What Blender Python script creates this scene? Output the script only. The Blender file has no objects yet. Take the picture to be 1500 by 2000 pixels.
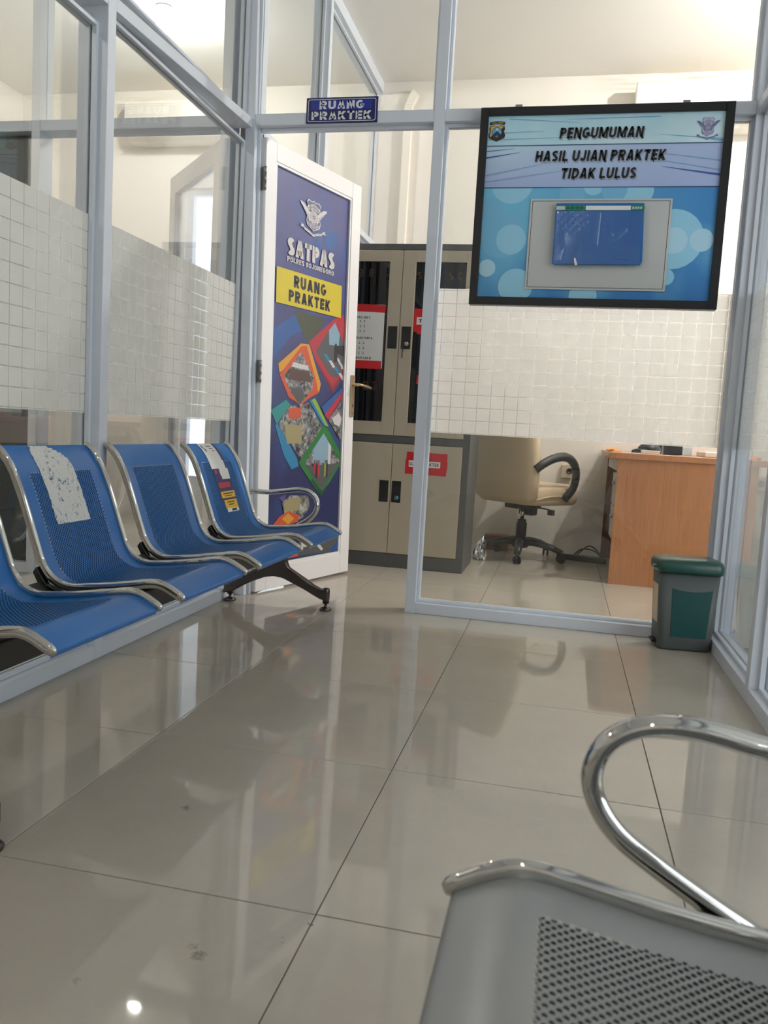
import bpy, bmesh, math, random
from math import pi, sin, cos, radians
from mathutils import Vector, Matrix
random.seed(7)
S = bpy.context.scene
COL = S.collection

# ------------------------------------------------------------------ camera
def look(yaw, pitch, roll):
    cy, sy, cp, sp = cos(yaw), sin(yaw), cos(pitch), sin(pitch)
    f = Vector((sy*cp, cy*cp, sp)); r = Vector((cy, -sy, 0)); u = r.cross(f)
    c, s = cos(roll), sin(roll)
    return r*c+u*s, -r*s+u*c, f
cd = bpy.data.cameras.new('camera'); cam = bpy.data.objects.new('camera', cd); COL.objects.link(cam)
R_, U_, F_ = look(-.211897969, -.10004684, .0568711863)
M = Matrix((R_, U_, -F_)).transposed().to_4x4(); M.translation = (.335802722, -1.21203471, .788709281)
cam.matrix_world = M
cd.sensor_fit = 'VERTICAL'; cd.sensor_height = 36; cd.lens = 1595.328/2000*36
cd.clip_start = .02
cd.dof.use_dof = True; cd.dof.focus_distance = 3.6; cd.dof.aperture_fstop = 9.0
S.camera = cam

# ------------------------------------------------------------------ world, daylight, exposure
W = bpy.data.worlds.new('sky'); S.world = W; W.use_nodes = True
bg = W.node_tree.nodes['Background']
bg.inputs['Color'].default_value = (.86, .93, 1.0, 1); bg.inputs['Strength'].default_value = 2.75
S.view_settings.view_transform = 'Standard'; S.view_settings.look = 'None'
S.view_settings.gamma = 1; S.view_settings.use_curve_mapping = False
S.view_settings.exposure = 0.36
S.cycles.transparent_max_bounces = 40
S.cycles.max_bounces = 12; S.cycles.diffuse_bounces = 6; S.cycles.glossy_bounces = 6; S.cycles.transmission_bounces = 8
S.cycles.use_denoising = True
S.cycles.caustics_reflective = False
S.cycles.sample_clamp_indirect = 6
def portal(name, loc, rot, sx, sy):
    l = bpy.data.lights.new(name, 'AREA'); l.shape = 'RECTANGLE'; l.size = sx; l.size_y = sy
    l.cycles.is_portal = True
    o = bpy.data.objects.new(name, l); o.location = loc; o.rotation_euler = rot; COL.objects.link(o)
# portals sit in the window openings and only guide the sky light through them
portal('portal_hall_right', (2.9, -.9, 1.5), (0, pi/2, 0), 2.5, 4.4)
portal('portal_right', (2.9, 3.55, 1.65), (0, pi/2, 0), 1.7, 1.7)
portal('portal_rear', (-2.1, 4.62, 1.4), (-pi/2, 0, 0), .95, 2.2)

# ------------------------------------------------------------------ materials
def srgb(r, g, b):
    f = lambda c: (c/255/12.92) if c/255 <= .04045 else ((c/255+.055)/1.055)**2.4
    return (f(r), f(g), f(b), 1)
def mat(name, col, rough=.5, metal=0, coat=0, spec=None, emit=None, estr=0):
    m = bpy.data.materials.new(name); m.use_nodes = True
    p = m.node_tree.nodes['Principled BSDF']
    p.inputs['Base Color'].default_value = col; p.inputs['Roughness'].default_value = rough
    p.inputs['Metallic'].default_value = metal; p.inputs['Coat Weight'].default_value = coat
    p.inputs['Coat Roughness'].default_value = .08
    if spec is not None: p.inputs['Specular IOR Level'].default_value = spec
    if emit: p.inputs['Emission Color'].default_value = emit; p.inputs['Emission Strength'].default_value = estr
    return m
class NT:
    def __init__(s, m): s.t = m.node_tree; s.n = s.t.nodes; s.l = s.t.links
    def add(s, kind, **kw):
        n = s.n.new(kind)
        for k, v in kw.items(): setattr(n, k, v)
        return n
    def val(s, sock, v):
        if hasattr(v, 'is_linked') or hasattr(v, 'links'): s.l.new(v, sock)
        else: sock.default_value = v
    def math(s, op, a, b=0.0, c=None):
        n = s.add('ShaderNodeMath', operation=op); s.val(n.inputs[0], a); s.val(n.inputs[1], b)
        if c is not None: s.val(n.inputs[2], c)
        return n.outputs[0]
    def mix(s, f, a, b):
        n = s.add('ShaderNodeMix', data_type='RGBA'); s.val(n.inputs[0], f); s.val(n.inputs[6], a); s.val(n.inputs[7], b)
        return n.outputs[2]
    def noise(s, vec, scale, detail=3, rough=.5):
        n = s.add('ShaderNodeTexNoise'); s.val(n.inputs['Vector'], vec); n.inputs['Scale'].default_value = scale
        n.inputs['Detail'].default_value = detail; n.inputs['Roughness'].default_value = rough
        return n.outputs['Fac']
    def ramp(s, f, a, b):
        n = s.add('ShaderNodeMapRange'); s.val(n.inputs[0], f); n.inputs[1].default_value = a; n.inputs[2].default_value = b
        return n.outputs[0]
    def pos(s):
        n = s.add('ShaderNodeNewGeometry'); x = s.add('ShaderNodeSeparateXYZ'); s.l.new(n.outputs['Position'], x.inputs[0])
        return n.outputs['Position'], x.outputs[0], x.outputs[1], x.outputs[2], n
    def obj(s):
        n = s.add('ShaderNodeTexCoord'); x = s.add('ShaderNodeSeparateXYZ'); s.l.new(n.outputs['Object'], x.inputs[0])
        return n.outputs['Object'], x.outputs[0], x.outputs[1], x.outputs[2]
    def bump(s, h, strength, dist=.002):
        n = s.add('ShaderNodeBump'); n.inputs['Strength'].default_value = strength; n.inputs['Distance'].default_value = dist
        s.l.new(h, n.inputs['Height']); s.l.new(n.outputs[0], s.n['Principled BSDF'].inputs['Normal'])
    @property
    def p(s): return s.n['Principled BSDF']

FRAME = mat('white_aluminium', srgb(212, 217, 226), .38)
DOORW = mat('white_door_paint', srgb(236, 234, 233), .35)
RUBBER = mat('dark_gasket', srgb(60, 52, 45), .7)
BLACK = mat('black_plastic', srgb(22, 22, 23), .45)
BLACKP = mat('black_paint', srgb(14, 14, 15), .3)
CHROME = mat('chrome', (.58, .57, .55, 1), .07, 1)
def _c():
    t = NT(CHROME); P, x, y, z, g = t.pos()
    n = t.noise(P, 60, 3); t.l.new(t.math('MULTIPLY_ADD', t.ramp(n, .55, .85), .05, .03), t.p.inputs['Roughness'])
_c()
CAST = mat('cast_leg_metal', (.12, .105, .095, 1), .25, .9)
BLUE = mat('blue_powder_coat', srgb(0, 100, 172), .28, 0, .05, .42)
GREY = mat('grey_powder_coat', srgb(158, 160, 160), .36, .35, .2)
def _wear(m, amt):
    t = NT(m); P, x, y, z, g = t.pos(); n = t.noise(P, 22, 4)
    t.l.new(t.math('MULTIPLY_ADD', n, amt, m.node_tree.nodes['Principled BSDF'].inputs['Roughness'].default_value-amt*.5), t.p.inputs['Roughness'])
_wear(GREY, .14); _wear(FRAME, .15)

WALL = mat('cream_wall_paint', srgb(226, 217, 203), .75)
def _w():
    t = NT(WALL); P, x, y, z, g = t.pos()
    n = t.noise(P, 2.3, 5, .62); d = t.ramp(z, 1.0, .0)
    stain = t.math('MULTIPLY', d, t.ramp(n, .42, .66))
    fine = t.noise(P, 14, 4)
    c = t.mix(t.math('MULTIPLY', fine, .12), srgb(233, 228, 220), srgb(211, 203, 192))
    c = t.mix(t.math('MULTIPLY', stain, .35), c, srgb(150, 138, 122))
    sm = t.add('ShaderNodeMapping'); t.l.new(P, sm.inputs[0]); sm.inputs['Scale'].default_value = (1.2, 1, 14)
    so = t.math('MULTIPLY', t.math('MULTIPLY', t.ramp(x, .25, .75), t.ramp(x, 1.5, 1.1)), t.math('MULTIPLY', t.ramp(z, 3.05, 3.12), t.math('GREATER_THAN', y, 4.5)))
    c = t.mix(t.math('MULTIPLY', so, t.ramp(t.noise(sm.outputs[0], 3, 4), .3, .6)), c, srgb(176, 168, 156))
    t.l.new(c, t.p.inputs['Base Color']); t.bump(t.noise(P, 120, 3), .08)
_w()
CEIL = mat('white_ceiling_board', srgb(240, 236, 228), .8)
def _ce():
    t = NT(CEIL); P, x, y, z, g = t.pos(); n = t.noise(P, .9, 3)
    t.l.new(t.mix(t.math('MULTIPLY', t.ramp(n, .4, .7), .16), srgb(242, 239, 234), srgb(226, 220, 210)), t.p.inputs['Base Color'])
_ce()
TILE = mat('polished_beige_tile', srgb(176, 164, 147), .045, 0, 0, .38)
def _t():
    t = NT(TILE); P, x, y, z, g = t.pos()
    n = t.noise(P, 9, 5, .6); n2 = t.noise(P, 70, 2)
    oi = t.add('ShaderNodeObjectInfo')
    c = t.mix(n, srgb(180, 171, 158), srgb(191, 183, 170))
    c = t.mix(t.math('MULTIPLY', n2, .14), c, srgb(150, 138, 122))
    c = t.mix(t.math('MULTIPLY', oi.outputs['Random'], .12), c, srgb(160, 150, 136))
    # scuffs with a shape of their own
    wob = t.math('MULTIPLY_ADD', t.noise(P, 90, 4, .7), .05, -.0235)
    for (sx, sy, r, a) in ((-.36, .27, .012, .6), (-.135, -.15, .014, .6), (-.15, -.135, .010, .4), (.0, -.03, .004, .9), (-.03, -.08, .003, .7), (.03, .62, .003, .6), (-.27, -.25, .008, .25)):
        dx = t.math('SUBTRACT', x, sx); dy = t.math('SUBTRACT', y, sy)
        d = t.math('SQRT', t.math('ADD', t.math('MULTIPLY', dx, dx), t.math('MULTIPLY', dy, dy)))
        f = t.ramp(t.math('ADD', d, wob), r, r*.35)
        c = t.mix(t.math('MULTIPLY', f, a*.75), c, srgb(70, 62, 52))
    t.l.new(c, t.p.inputs['Base Color'])
    t.l.new(t.math('MULTIPLY_ADD', n, .035, .022), t.p.inputs['Roughness'])
_t()
GROUT = mat('dark_grout', srgb(92, 84, 73), .9)
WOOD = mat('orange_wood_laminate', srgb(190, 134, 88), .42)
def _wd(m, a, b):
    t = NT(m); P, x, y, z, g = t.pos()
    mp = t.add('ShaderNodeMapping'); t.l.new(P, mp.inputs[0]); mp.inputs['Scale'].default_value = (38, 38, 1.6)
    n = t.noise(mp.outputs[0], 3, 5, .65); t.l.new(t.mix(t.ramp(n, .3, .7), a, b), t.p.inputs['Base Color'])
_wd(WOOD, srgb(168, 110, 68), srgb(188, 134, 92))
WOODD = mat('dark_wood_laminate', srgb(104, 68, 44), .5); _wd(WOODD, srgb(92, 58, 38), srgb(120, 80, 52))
DRAWG = mat('pale_grey_laminate', srgb(190, 184, 172), .5)
CABB = mat('beige_cabinet_steel', srgb(178, 168, 150), .42)
CABG = mat('dark_grey_cabinet_steel', srgb(82, 83, 83), .42)
CABD = mat('dark_cabinet_interior', srgb(40, 40, 42), .6)
CREAM = mat('cream_leather', srgb(200, 180, 150), .42, 0, .08)
def _lea():
    t = NT(CREAM); P, x, y, z, g = t.pos(); t.bump(t.noise(P, 220, 3), .12); 
_lea()
RED = mat('red_paper', srgb(196, 24, 34), .6)
PAPER = mat('white_paper', srgb(225, 226, 224), .7)
INK = mat('black_ink', srgb(24, 22, 24), .6)
BRASS = mat('champagne_handle', srgb(196, 172, 138), .3, .8)
STEEL = mat('dull_steel', srgb(150, 146, 140), .38, .85)
BINB = mat('grey_bin_plastic', srgb(82, 88, 86), .45)
BINP = mat('dark_green_bin_panel', srgb(14, 72, 70), .4)
BINL = mat('green_bin_lid', srgb(22, 72, 64), .35, 0, .2)
ACW = mat('white_air_conditioner', srgb(238, 232, 220), .4)
GREYL = mat('grey_louvre', srgb(140, 134, 124), .5)
GREYM = mat('grey_display', srgb(120, 118, 114), .5)
SOCK = mat('ivory_socket', srgb(190, 178, 158), .5)
LAMP = mat('lamp_diffuser', (1, 1, 1, 1), .5, emit=(1, .93, .85, 1), estr=215)
LAMPH = mat('hall_lamp_diffuser', (1, 1, 1, 1), .5, emit=(.95, .97, 1, 1), estr=520)
LAMPF = mat('left_front_fill_bulb', (1, 1, 1, 1), .5, emit=(1, .965, .925, 1), estr=520)
LAMPP = mat('practice_lamp_bulb', (1, 1, 1, 1), .5, emit=(1, .965, .925, 1), estr=1330)
LAMPR = mat('rear_lamp_diffuser', (1, 1, 1, 1), .5, emit=(1, .965, .925, 1), estr=450)
SILVER = mat('silver_foil', (.75, .78, .80, 1), .22, 1)
ORNG = mat('orange_wrapper', srgb(214, 134, 50), .5)
GLASSC = None
def glass(name, tint, ior=1.5, boost=1.0, rough=0, haze=0):
    m = bpy.data.materials.new(name); m.use_nodes = True; t = NT(m)
    for n in list(t.n):
        if n.type == 'BSDF_PRINCIPLED': t.n.remove(n)
    out = t.n['Material Output']
    tr = t.add('ShaderNodeBsdfTransparent'); tr.inputs[0].default_value = tint
    gl = t.add('ShaderNodeBsdfGlossy'); gl.inputs['Roughness'].default_value = rough; gl.inputs[0].default_value = (1, 1, 1, 1)
    g = t.add('ShaderNodeNewGeometry')
    fr = t.add('ShaderNodeFresnel')
    i = t.math('MULTIPLY_ADD', g.outputs['Backfacing'], 1/ior-ior, ior)
    t.l.new(i, fr.inputs['IOR'])
    mx = t.add('ShaderNodeMixShader'); t.l.new(t.math('MULTIPLY', fr.outputs[0], boost), mx.inputs[0])
    src = tr
    if haze:
        tl = t.add('ShaderNodeBsdfTranslucent'); tl.inputs[0].default_value = (.86, .90, .95, 1)
        src = t.add('ShaderNodeMixShader'); src.inputs[0].default_value = haze; t.l.new(tr.outputs[0], src.inputs[1]); t.l.new(tl.outputs[0], src.inputs[2])
    t.l.new(src.outputs[0], mx.inputs[1]); t.l.new(gl.outputs[0], mx.inputs[2]); t.l.new(mx.outputs[0], out.inputs[0])
    return m
GLASS = glass('clear_glass', (.965, .975, .965, 1))
GLASSD = glass('cabinet_glass', (.10, .10, .11, 1))
CUPG = glass('clear_plastic', (.88, .92, .95, 1), 1.4)
WRAP = glass('clear_plastic_sleeve', (.96, .97, 1, 1), 1.5, rough=.09, boost=1.5)
HAZE = glass('hazy_glass', (.93, .95, .98, 1), 1.5, haze=.18)
def film(name, axis, dif):
    m = bpy.data.materials.new(name); m.use_nodes = True; t = NT(m); t.n.remove(t.n['Principled BSDF'])
    P, x, y, z, g = t.pos(); a = x if axis == 'x' else y
    P_ = .0545
    la = t.math('LESS_THAN', t.math('FRACT', t.math('DIVIDE', t.math('ADD', a, (10.0, -.528+.0572*200-.0)[1] if axis == 'x' else -.733+.0553*200), .0572 if axis == 'x' else .0553)), .06)
    lz = t.math('LESS_THAN', t.math('FRACT', t.math('DIVIDE', t.math('SUBTRACT', z, .7915), P_)), .06)
    line = t.math('MAXIMUM', la, lz)
    tl = t.add('ShaderNodeBsdfTranslucent'); tl.inputs[0].default_value = (.99, .985, .975, 1)
    df = t.add('ShaderNodeBsdfDiffuse'); df.inputs[0].default_value = (.88, .88, .85, 1)
    tr = t.add('ShaderNodeBsdfTransparent')
    m1 = t.add('ShaderNodeMixShader'); m1.inputs[0].default_value = dif; t.l.new(tl.outputs[0], m1.inputs[1]); t.l.new(df.outputs[0], m1.inputs[2])
    m2 = t.add('ShaderNodeMixShader'); t.l.new(t.math('MULTIPLY_ADD', line, .56, .07), m2.inputs[0])
    t.l.new(m1.outputs[0], m2.inputs[1]); t.l.new(tr.outputs[0], m2.inputs[2]); t.l.new(m2.outputs[0], t.n['Material Output'].inputs[0])
    return m
FILMX = film('frosted_film_across', 'x', .15); FILMY = film('frosted_film_along', 'y', .40)
def flat(name, r, g, b, rough=.45): return mat(name, srgb(r, g, b), rough)

# ------------------------------------------------------------------ helpers
def tag(o, label=None, cat=None, group=None, kind=None):
    if label: o['label'] = label
    if cat: o['category'] = cat
    if group: o['group'] = group
    if kind: o['kind'] = kind
    return o
XF = {}
def root(name, loc, rot=None, label=None, cat=None, group=None, kind=None):
    o = bpy.data.objects.new(name, None); COL.objects.link(o); o.empty_display_size = .1
    m = Matrix.Translation(loc)
    if rot is not None: m = m @ rot.to_4x4()
    o.matrix_world = m; XF[o] = m
    return tag(o, label, cat, group, kind)
def emit(name, bm, m, parent=None, world=True, smooth=False, kind=None, label=None):
    """link bm as one mesh object; world=True: geometry is in world axes and is moved into the parent's frame"""
    if parent is not None and world: bmesh.ops.transform(bm, matrix=XF[parent].inverted(), verts=bm.verts)
    me = bpy.data.meshes.new(name); bm.to_mesh(me); bm.free()
    for mm in (m if isinstance(m, (list, tuple)) else [m]): me.materials.append(mm)
    if smooth:
        for p in me.polygons: p.use_smooth = True
    o = bpy.data.objects.new(name, me); COL.objects.link(o)
    if parent is not None: o.parent = parent; XF[o] = XF[parent]
    return tag(o, label, None, None, kind)
def nb(): return bmesh.new()
def box(bm, x0, x1, y0, y1, z0, z1, bev=0, seg=1, mi=0):
    b = nb(); r = bmesh.ops.create_cube(b, size=1)
    for v in b.verts: v.co = Vector((x0+(v.co.x+.5)*(x1-x0), y0+(v.co.y+.5)*(y1-y0), z0+(v.co.z+.5)*(z1-z0)))
    if bev: bmesh.ops.bevel(b, geom=b.edges[:], offset=bev, segments=seg, profile=.5, affect='EDGES')
    join(bm, b, mi); return bm
def join(bm, b, mi=0, mtx=None):
    if mtx is not None: bmesh.ops.transform(b, matrix=mtx, verts=b.verts)
    mp = {v: bm.verts.new(v.co) for v in b.verts}
    for f in b.faces:
        try: nf = bm.faces.new([mp[v] for v in f.verts]); nf.material_index = mi or f.material_index; nf.smooth = f.smooth
        except ValueError: pass
    b.free()
def B(x0, x1, y0, y1, z0, z1, bev=.0015, seg=1): return box(nb(), x0, x1, y0, y1, z0, z1, bev, seg)
def prism(pts, axis, a, b, bev=0, seg=1):
    """polygon pts in the two other axes, extruded along axis from a to b"""
    bm = nb()
    def P(u, v, w): return {'x': (w, u, v), 'y': (u, w, v), 'z': (u, v, w)}[axis]
    lo = [bm.verts.new(P(u, v, a)) for u, v in pts]; hi = [bm.verts.new(P(u, v, b)) for u, v in pts]
    n = len(pts); bm.faces.new(lo[::-1]); bm.faces.new(hi)
    for i in range(n): bm.faces.new((lo[i], lo[(i+1) % n], hi[(i+1) % n], hi[i]))
    bmesh.ops.recalc_face_normals(bm, faces=bm.faces[:])
    if bev: bmesh.ops.bevel(bm, geom=bm.edges[:], offset=bev, segments=seg, profile=.5, affect='EDGES')
    return bm
def lathe(prof, c=(0, 0, 0), n=24, cap=True):
    bm = nb(); rings = []
    for r, z in prof: rings.append([bm.verts.new((c[0]+r*cos(2*pi*k/n), c[1]+r*sin(2*pi*k/n), c[2]+z)) for k in range(n)])
    for a, b in zip(rings, rings[1:]):
        for k in range(n): bm.faces.new((a[k], a[(k+1) % n], b[(k+1) % n], b[k])).smooth = True
    if cap: bm.faces.new(rings[0][::-1]); bm.faces.new(rings[-1])
    return bm
def spline(pts, n):
    """Catmull-Rom through pts, n samples per span"""
    P = [Vector(p) for p in pts]; P = [2*P[0]-P[1]]+P+[2*P[-1]-P[-2]]; out = []
    for i in range(1, len(P)-2):
        for k in range(n):
            t = k/n; a, b, c, d = P[i-1:i+3]
            out.append(.5*((2*b)+(c-a)*t+(2*a-5*b+4*c-d)*t*t+(3*b-a-3*c+d)*t**3))
    out.append(P[-2]); return out
def sweep(path, ru, rv, up, n=12, cap=True, scale=None, bm=None):
    """elliptical section swept along path; rv is measured along up"""
    bm = bm or nb(); rings = []; path = [Vector(p) for p in path]; up = Vector(up)
    for i, p in enumerate(path):
        t = (path[min(i+1, len(path)-1)]-path[max(i-1, 0)]).normalized()
        u = up.cross(t).normalized(); v = t.cross(u).normalized(); s = scale(i/(len(path)-1)) if scale else 1
        rings.append([bm.verts.new(p+u*ru*s*cos(2*pi*k/n)+v*rv*s*sin(2*pi*k/n)) for k in range(n)])
    for a, b in zip(rings, rings[1:]):
        for k in range(n): bm.faces.new((a[k], a[(k+1) % n], b[(k+1) % n], b[k])).smooth = True
    if cap: bm.faces.new(rings[0][::-1]); bm.faces.new(rings[-1])
    return bm
def _arc(cx, cy, rx, ry, a0, a1, n=9): return [(cx+rx*cos(radians(a0+(a1-a0)*k/n)), cy+ry*sin(radians(a0+(a1-a0)*k/n))) for k in range(n+1)]
LW = dict(I=.0, J=.56, M=.92, W=1.08, E=.60, L=.58, T=.66, S=.64, P=.66, B=.68, Z=.64, A=.76, N=.74, O=.78, G=.76, C=.74, K=.72, U=.72, D=.72, H=.72, R=.70)
def letter(c, t):
    """centre-line strokes of a heavy sans letter one unit tall, t = stroke weight"""
    a = t/2; w = max(LW[c], t); h = w/2
    top = (1-a+.5)/2; r = (1-a-.5)/2
    bowl = [(a, 1-a), (w*.5, 1-a)]+_arc(w-a-r, top, r, r, 90, -90)+[(a, .5)]
    low = [(w-a-r, .5)]+_arc(w-a-r, (a+.5)/2, r, r, 90, -90)+[(a, a)]
    d = a*1.05
    return w, {
     'A': [[(d, 0), (h, 1.02)], [(w-d, 0), (h, 1.02)], [(w*.24, .29), (w*.76, .29)]],
     'B': [[(a, 0), (a, 1)], bowl, low], 'C': [_arc(h, .5, h-a, .5-a, 48, 312, 16)], 'D': [[(a, 0), (a, 1)], [(a, 1-a), (w*.38, 1-a)]+_arc(w*.38, .5, w*.62-a, .5-a, 90, -90, 12)+[(a, a)]],
     'E': [[(a, 0), (a, 1)], [(a, 1-a), (w, 1-a)], [(a, .5), (w*.93, .5)], [(a, a), (w, a)]],
     'G': [_arc(h, .5, h-a, .5-a, 48, 330, 16)+[(w-a, .44)], [(w*.52, .44), (w, .44)]], 'H': [[(a, 0), (a, 1)], [(w-a, 0), (w-a, 1)], [(a, .5), (w-a, .5)]],
     'I': [[(a, 0), (a, 1)]], 'J': [[(w-a, 1), (w-a, .34)]+_arc(h, .30, h-a, .30-a, 0, -180)], 'K': [[(a, 0), (a, 1)], [(a, .33), (w-d, 1.02)], [(w*.36, .58), (w-d*.9, -.02)]],
     'L': [[(a, 0), (a, 1)], [(a, a), (w, a)]], 'M': [[(a, 0), (a, 1)], [(w-a, 0), (w-a, 1)], [(d, 1.02), (h, .12)], [(w-d, 1.02), (h, .12)]],
     'N': [[(a, 0), (a, 1)], [(w-a, 0), (w-a, 1)], [(d, 1.02), (w-d, -.02)]], 'O': [_arc(h, .5, h-a, .5-a, 0, 360, 22)], 'P': [[(a, 0), (a, 1)], bowl],
     'R': [[(a, 0), (a, 1)], bowl, [(w*.46, .5), (w-d, -.02)]], 'S': [_arc(h, 1-.27, h-a, .27-a, 30, 250, 12)+_arc(h, .27, h-a, .27-a, 70, -150, 12)],
     'T': [[(h, 0), (h, 1)], [(0, 1-a), (w, 1-a)]], 'U': [[(a, 1), (a, .36)]+_arc(h, .36, h-a, .36-a, 180, 360)+[(w-a, 1)]], 'W': [[(d, 1.02), (w*.28, -.02)], [(w*.28, -.02), (h, .95)], [(h, .95), (w*.72, -.02)], [(w*.72, -.02), (w-d, 1.02)]],
     'Z': [[(0, 1-a), (w, 1-a)], [(0, a), (w, a)], [(a, a), (w-a, 1-a)]]}[c]
def clip01(P):
    for lim, s in ((0, 1), (1, -1)):
        out = []
        for i, p in enumerate(P):
            q = P[(i+1) % len(P)]; ip, iq = s*(p[1]-lim) >= 0, s*(q[1]-lim) >= 0
            if ip: out.append(p)
            if ip != iq: f = (lim-p[1])/(q[1]-p[1]); out.append((p[0]+(q[0]-p[0])*f, lim))
        P = out
        if not P: return P
    return P
def text_bm(s, h, bold=.2, shear=0, width=None, gap=.13):
    """heavy block lettering in XZ centred on the origin: cap height h, squeezed to width"""
    bm = nb(); x = 0; quads = []
    for c in s:
        if c == ' ': x += .34; continue
        w, st = letter(c, bold)
        for P in st:
            n = len(P); L = []
            for i in range(n):
                a, b = P[max(i-1, 0)], P[min(i+1, n-1)]
                d0 = Vector((P[i][0]-a[0], P[i][1]-a[1])); d1 = Vector((b[0]-P[i][0], b[1]-P[i][1]))
                d0 = d0.normalized() if d0.length > 1e-6 else d1.normalized(); d1 = d1.normalized() if d1.length > 1e-6 else d0
                m = (d0+d1); m = m.normalized() if m.length > 1e-4 else d0; k = min(1.6, 1/max(.3, m.dot(d1)))
                L.append((P[i][0]-m.y*bold/2*k, P[i][1]+m.x*bold/2*k, P[i][0]+m.y*bold/2*k, P[i][1]-m.x*bold/2*k))
            for p, q in zip(L, L[1:]): quads.append([(x+p[0], p[1]), (x+p[2], p[3]), (x+q[2], q[3]), (x+q[0], q[1])])
        x += w+gap
    tot = x-gap; kx = (width/tot) if width else h
    for Q in quads:
        Q = clip01(Q)
        if len(Q) < 3: continue
        try: f = bm.faces.new([bm.verts.new(((u-tot/2+shear*(v-.5))*kx, 0, (v-.5)*h)) for u, v in Q])
        except ValueError: continue
        f.normal_update()
        if f.normal.y > 0: f.normal_flip()
    return bm
def poly(bm, pts, y, mi=0):
    f = bm.faces.new([bm.verts.new((u, y, z)) for u, z in pts]); f.material_index = mi
    f.normal_update()
    if f.normal.y > 0: f.normal_flip()
    return f
def disc(bm, u, z, r, y, mi=0, n=20, rz=None):
    poly(bm, [(u+r*cos(2*pi*k/n), z+(rz or r)*sin(2*pi*k/n)) for k in range(n)], y, mi)
def addtext(bm, s, u, z, y, h, mi=0, **kw):
    join(bm, text_bm(s, h, **kw), mi, Matrix.Translation((u, y, z)))

# ------------------------------------------------------------------ shell
X0, X1, Y0, Y1, ZC = -3.95, 2.9, -5.0, 4.6, 3.2
floor = root('floor', (0, 0, 0), kind='structure')
emit('grout_bed', B(X0-.1, X1+.1, Y0-.1, Y1+.1, -.06, -.0012, 0), GROUT, floor)
tb = nb(); box(tb, -.2989, .2989, -.2989, .2989, -.01, 0, .0007)
tile_me = None; k = 0
for i in range(-7, 6):
    for j in range(-9, 9):
        x, y = .3+.6*i, .3+.6*j
        if x+.3 < X0 or x-.3 > X1 or y+.3 < Y0 or y-.3 > Y1: continue
        if tile_me is None: o = emit('tile', tb, TILE, floor); tile_me = o.data
        else: o = bpy.data.objects.new('tile', tile_me); COL.objects.link(o); o.parent = floor
        o.location = (x, y, 0); o.rotation_euler = (random.uniform(-.0007, .0007), random.uniform(-.0007, .0007), 0)
ceiling = emit('ceiling', B(X0-.1, X1+.1, Y0-.1, Y1+.1, ZC, ZC+.1, 0), CEIL, kind='structure')

def walled(name, axis, c0, c1, a0, a1, holes, m=WALL):
    """masonry wall slab with rectangular window holes (a0,a1,z0,z1)"""
    bm = nb(); cuts = sorted(holes)
    def put(u0, u1, z0, z1):
        if u1-u0 < 1e-4 or z1-z0 < 1e-4: return
        if axis == 'x': box(bm, u0, u1, c0, c1, z0, z1)
        else: box(bm, c0, c1, u0, u1, z0, z1)
    p = a0
    for h in cuts:
        put(p, h[0], 0, ZC); put(h[0], h[1], 0, h[2]); put(h[0], h[1], h[3], ZC); p = h[1]
    put(p, a1, 0, ZC)
    return emit(name, bm, m, kind='structure')
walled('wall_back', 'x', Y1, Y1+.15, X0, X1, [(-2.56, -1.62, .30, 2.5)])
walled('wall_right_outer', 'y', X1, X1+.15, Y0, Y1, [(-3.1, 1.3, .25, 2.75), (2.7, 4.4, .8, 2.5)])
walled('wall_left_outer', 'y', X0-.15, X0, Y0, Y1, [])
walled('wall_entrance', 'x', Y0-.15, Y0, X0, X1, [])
emit('wall_right_rear', B(1.06, X1, 2.25, 2.35, 0, ZC, 0), WALL, kind='structure')
def window(n, axis, c, a0, a1, z0, z1, nm):
    r = root('window_%d' % n, (((a0+a1)/2, c, z0) if axis == 'x' else (c, (a0+a1)/2, z0)), kind='structure')
    def bar(u0, u1, v0, v1, d=.03):
        return B(u0, u1, c-d, c+d, v0, v1) if axis == 'x' else B(c-d, c+d, u0, u1, v0, v1)
    w = .05
    emit('window_frame', bar(a0, a0+w, z0, z1), FRAME, r); emit('window_frame', bar(a1-w, a1, z0, z1), FRAME, r)
    emit('window_frame', bar(a0+w, a1-w, z0, z0+w), FRAME, r); emit('window_frame', bar(a0+w, a1-w, z1-w, z1), FRAME, r)
    for k in range(nm):
        u = a0+(a1-a0)*(k+1)/(nm+1); emit('mullion', bar(u-.02, u+.02, z0+w, z1-w, .025), FRAME, r)
window(1, 'x', Y1+.06, -2.56, -1.62, .30, 2.5, 0)
window(2, 'y', X1+.06, 2.7, 4.4, .8, 2.5, 1)
window(3, 'y', X1+.06, -3.1, 1.3, .25, 2.75, 3)

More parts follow.
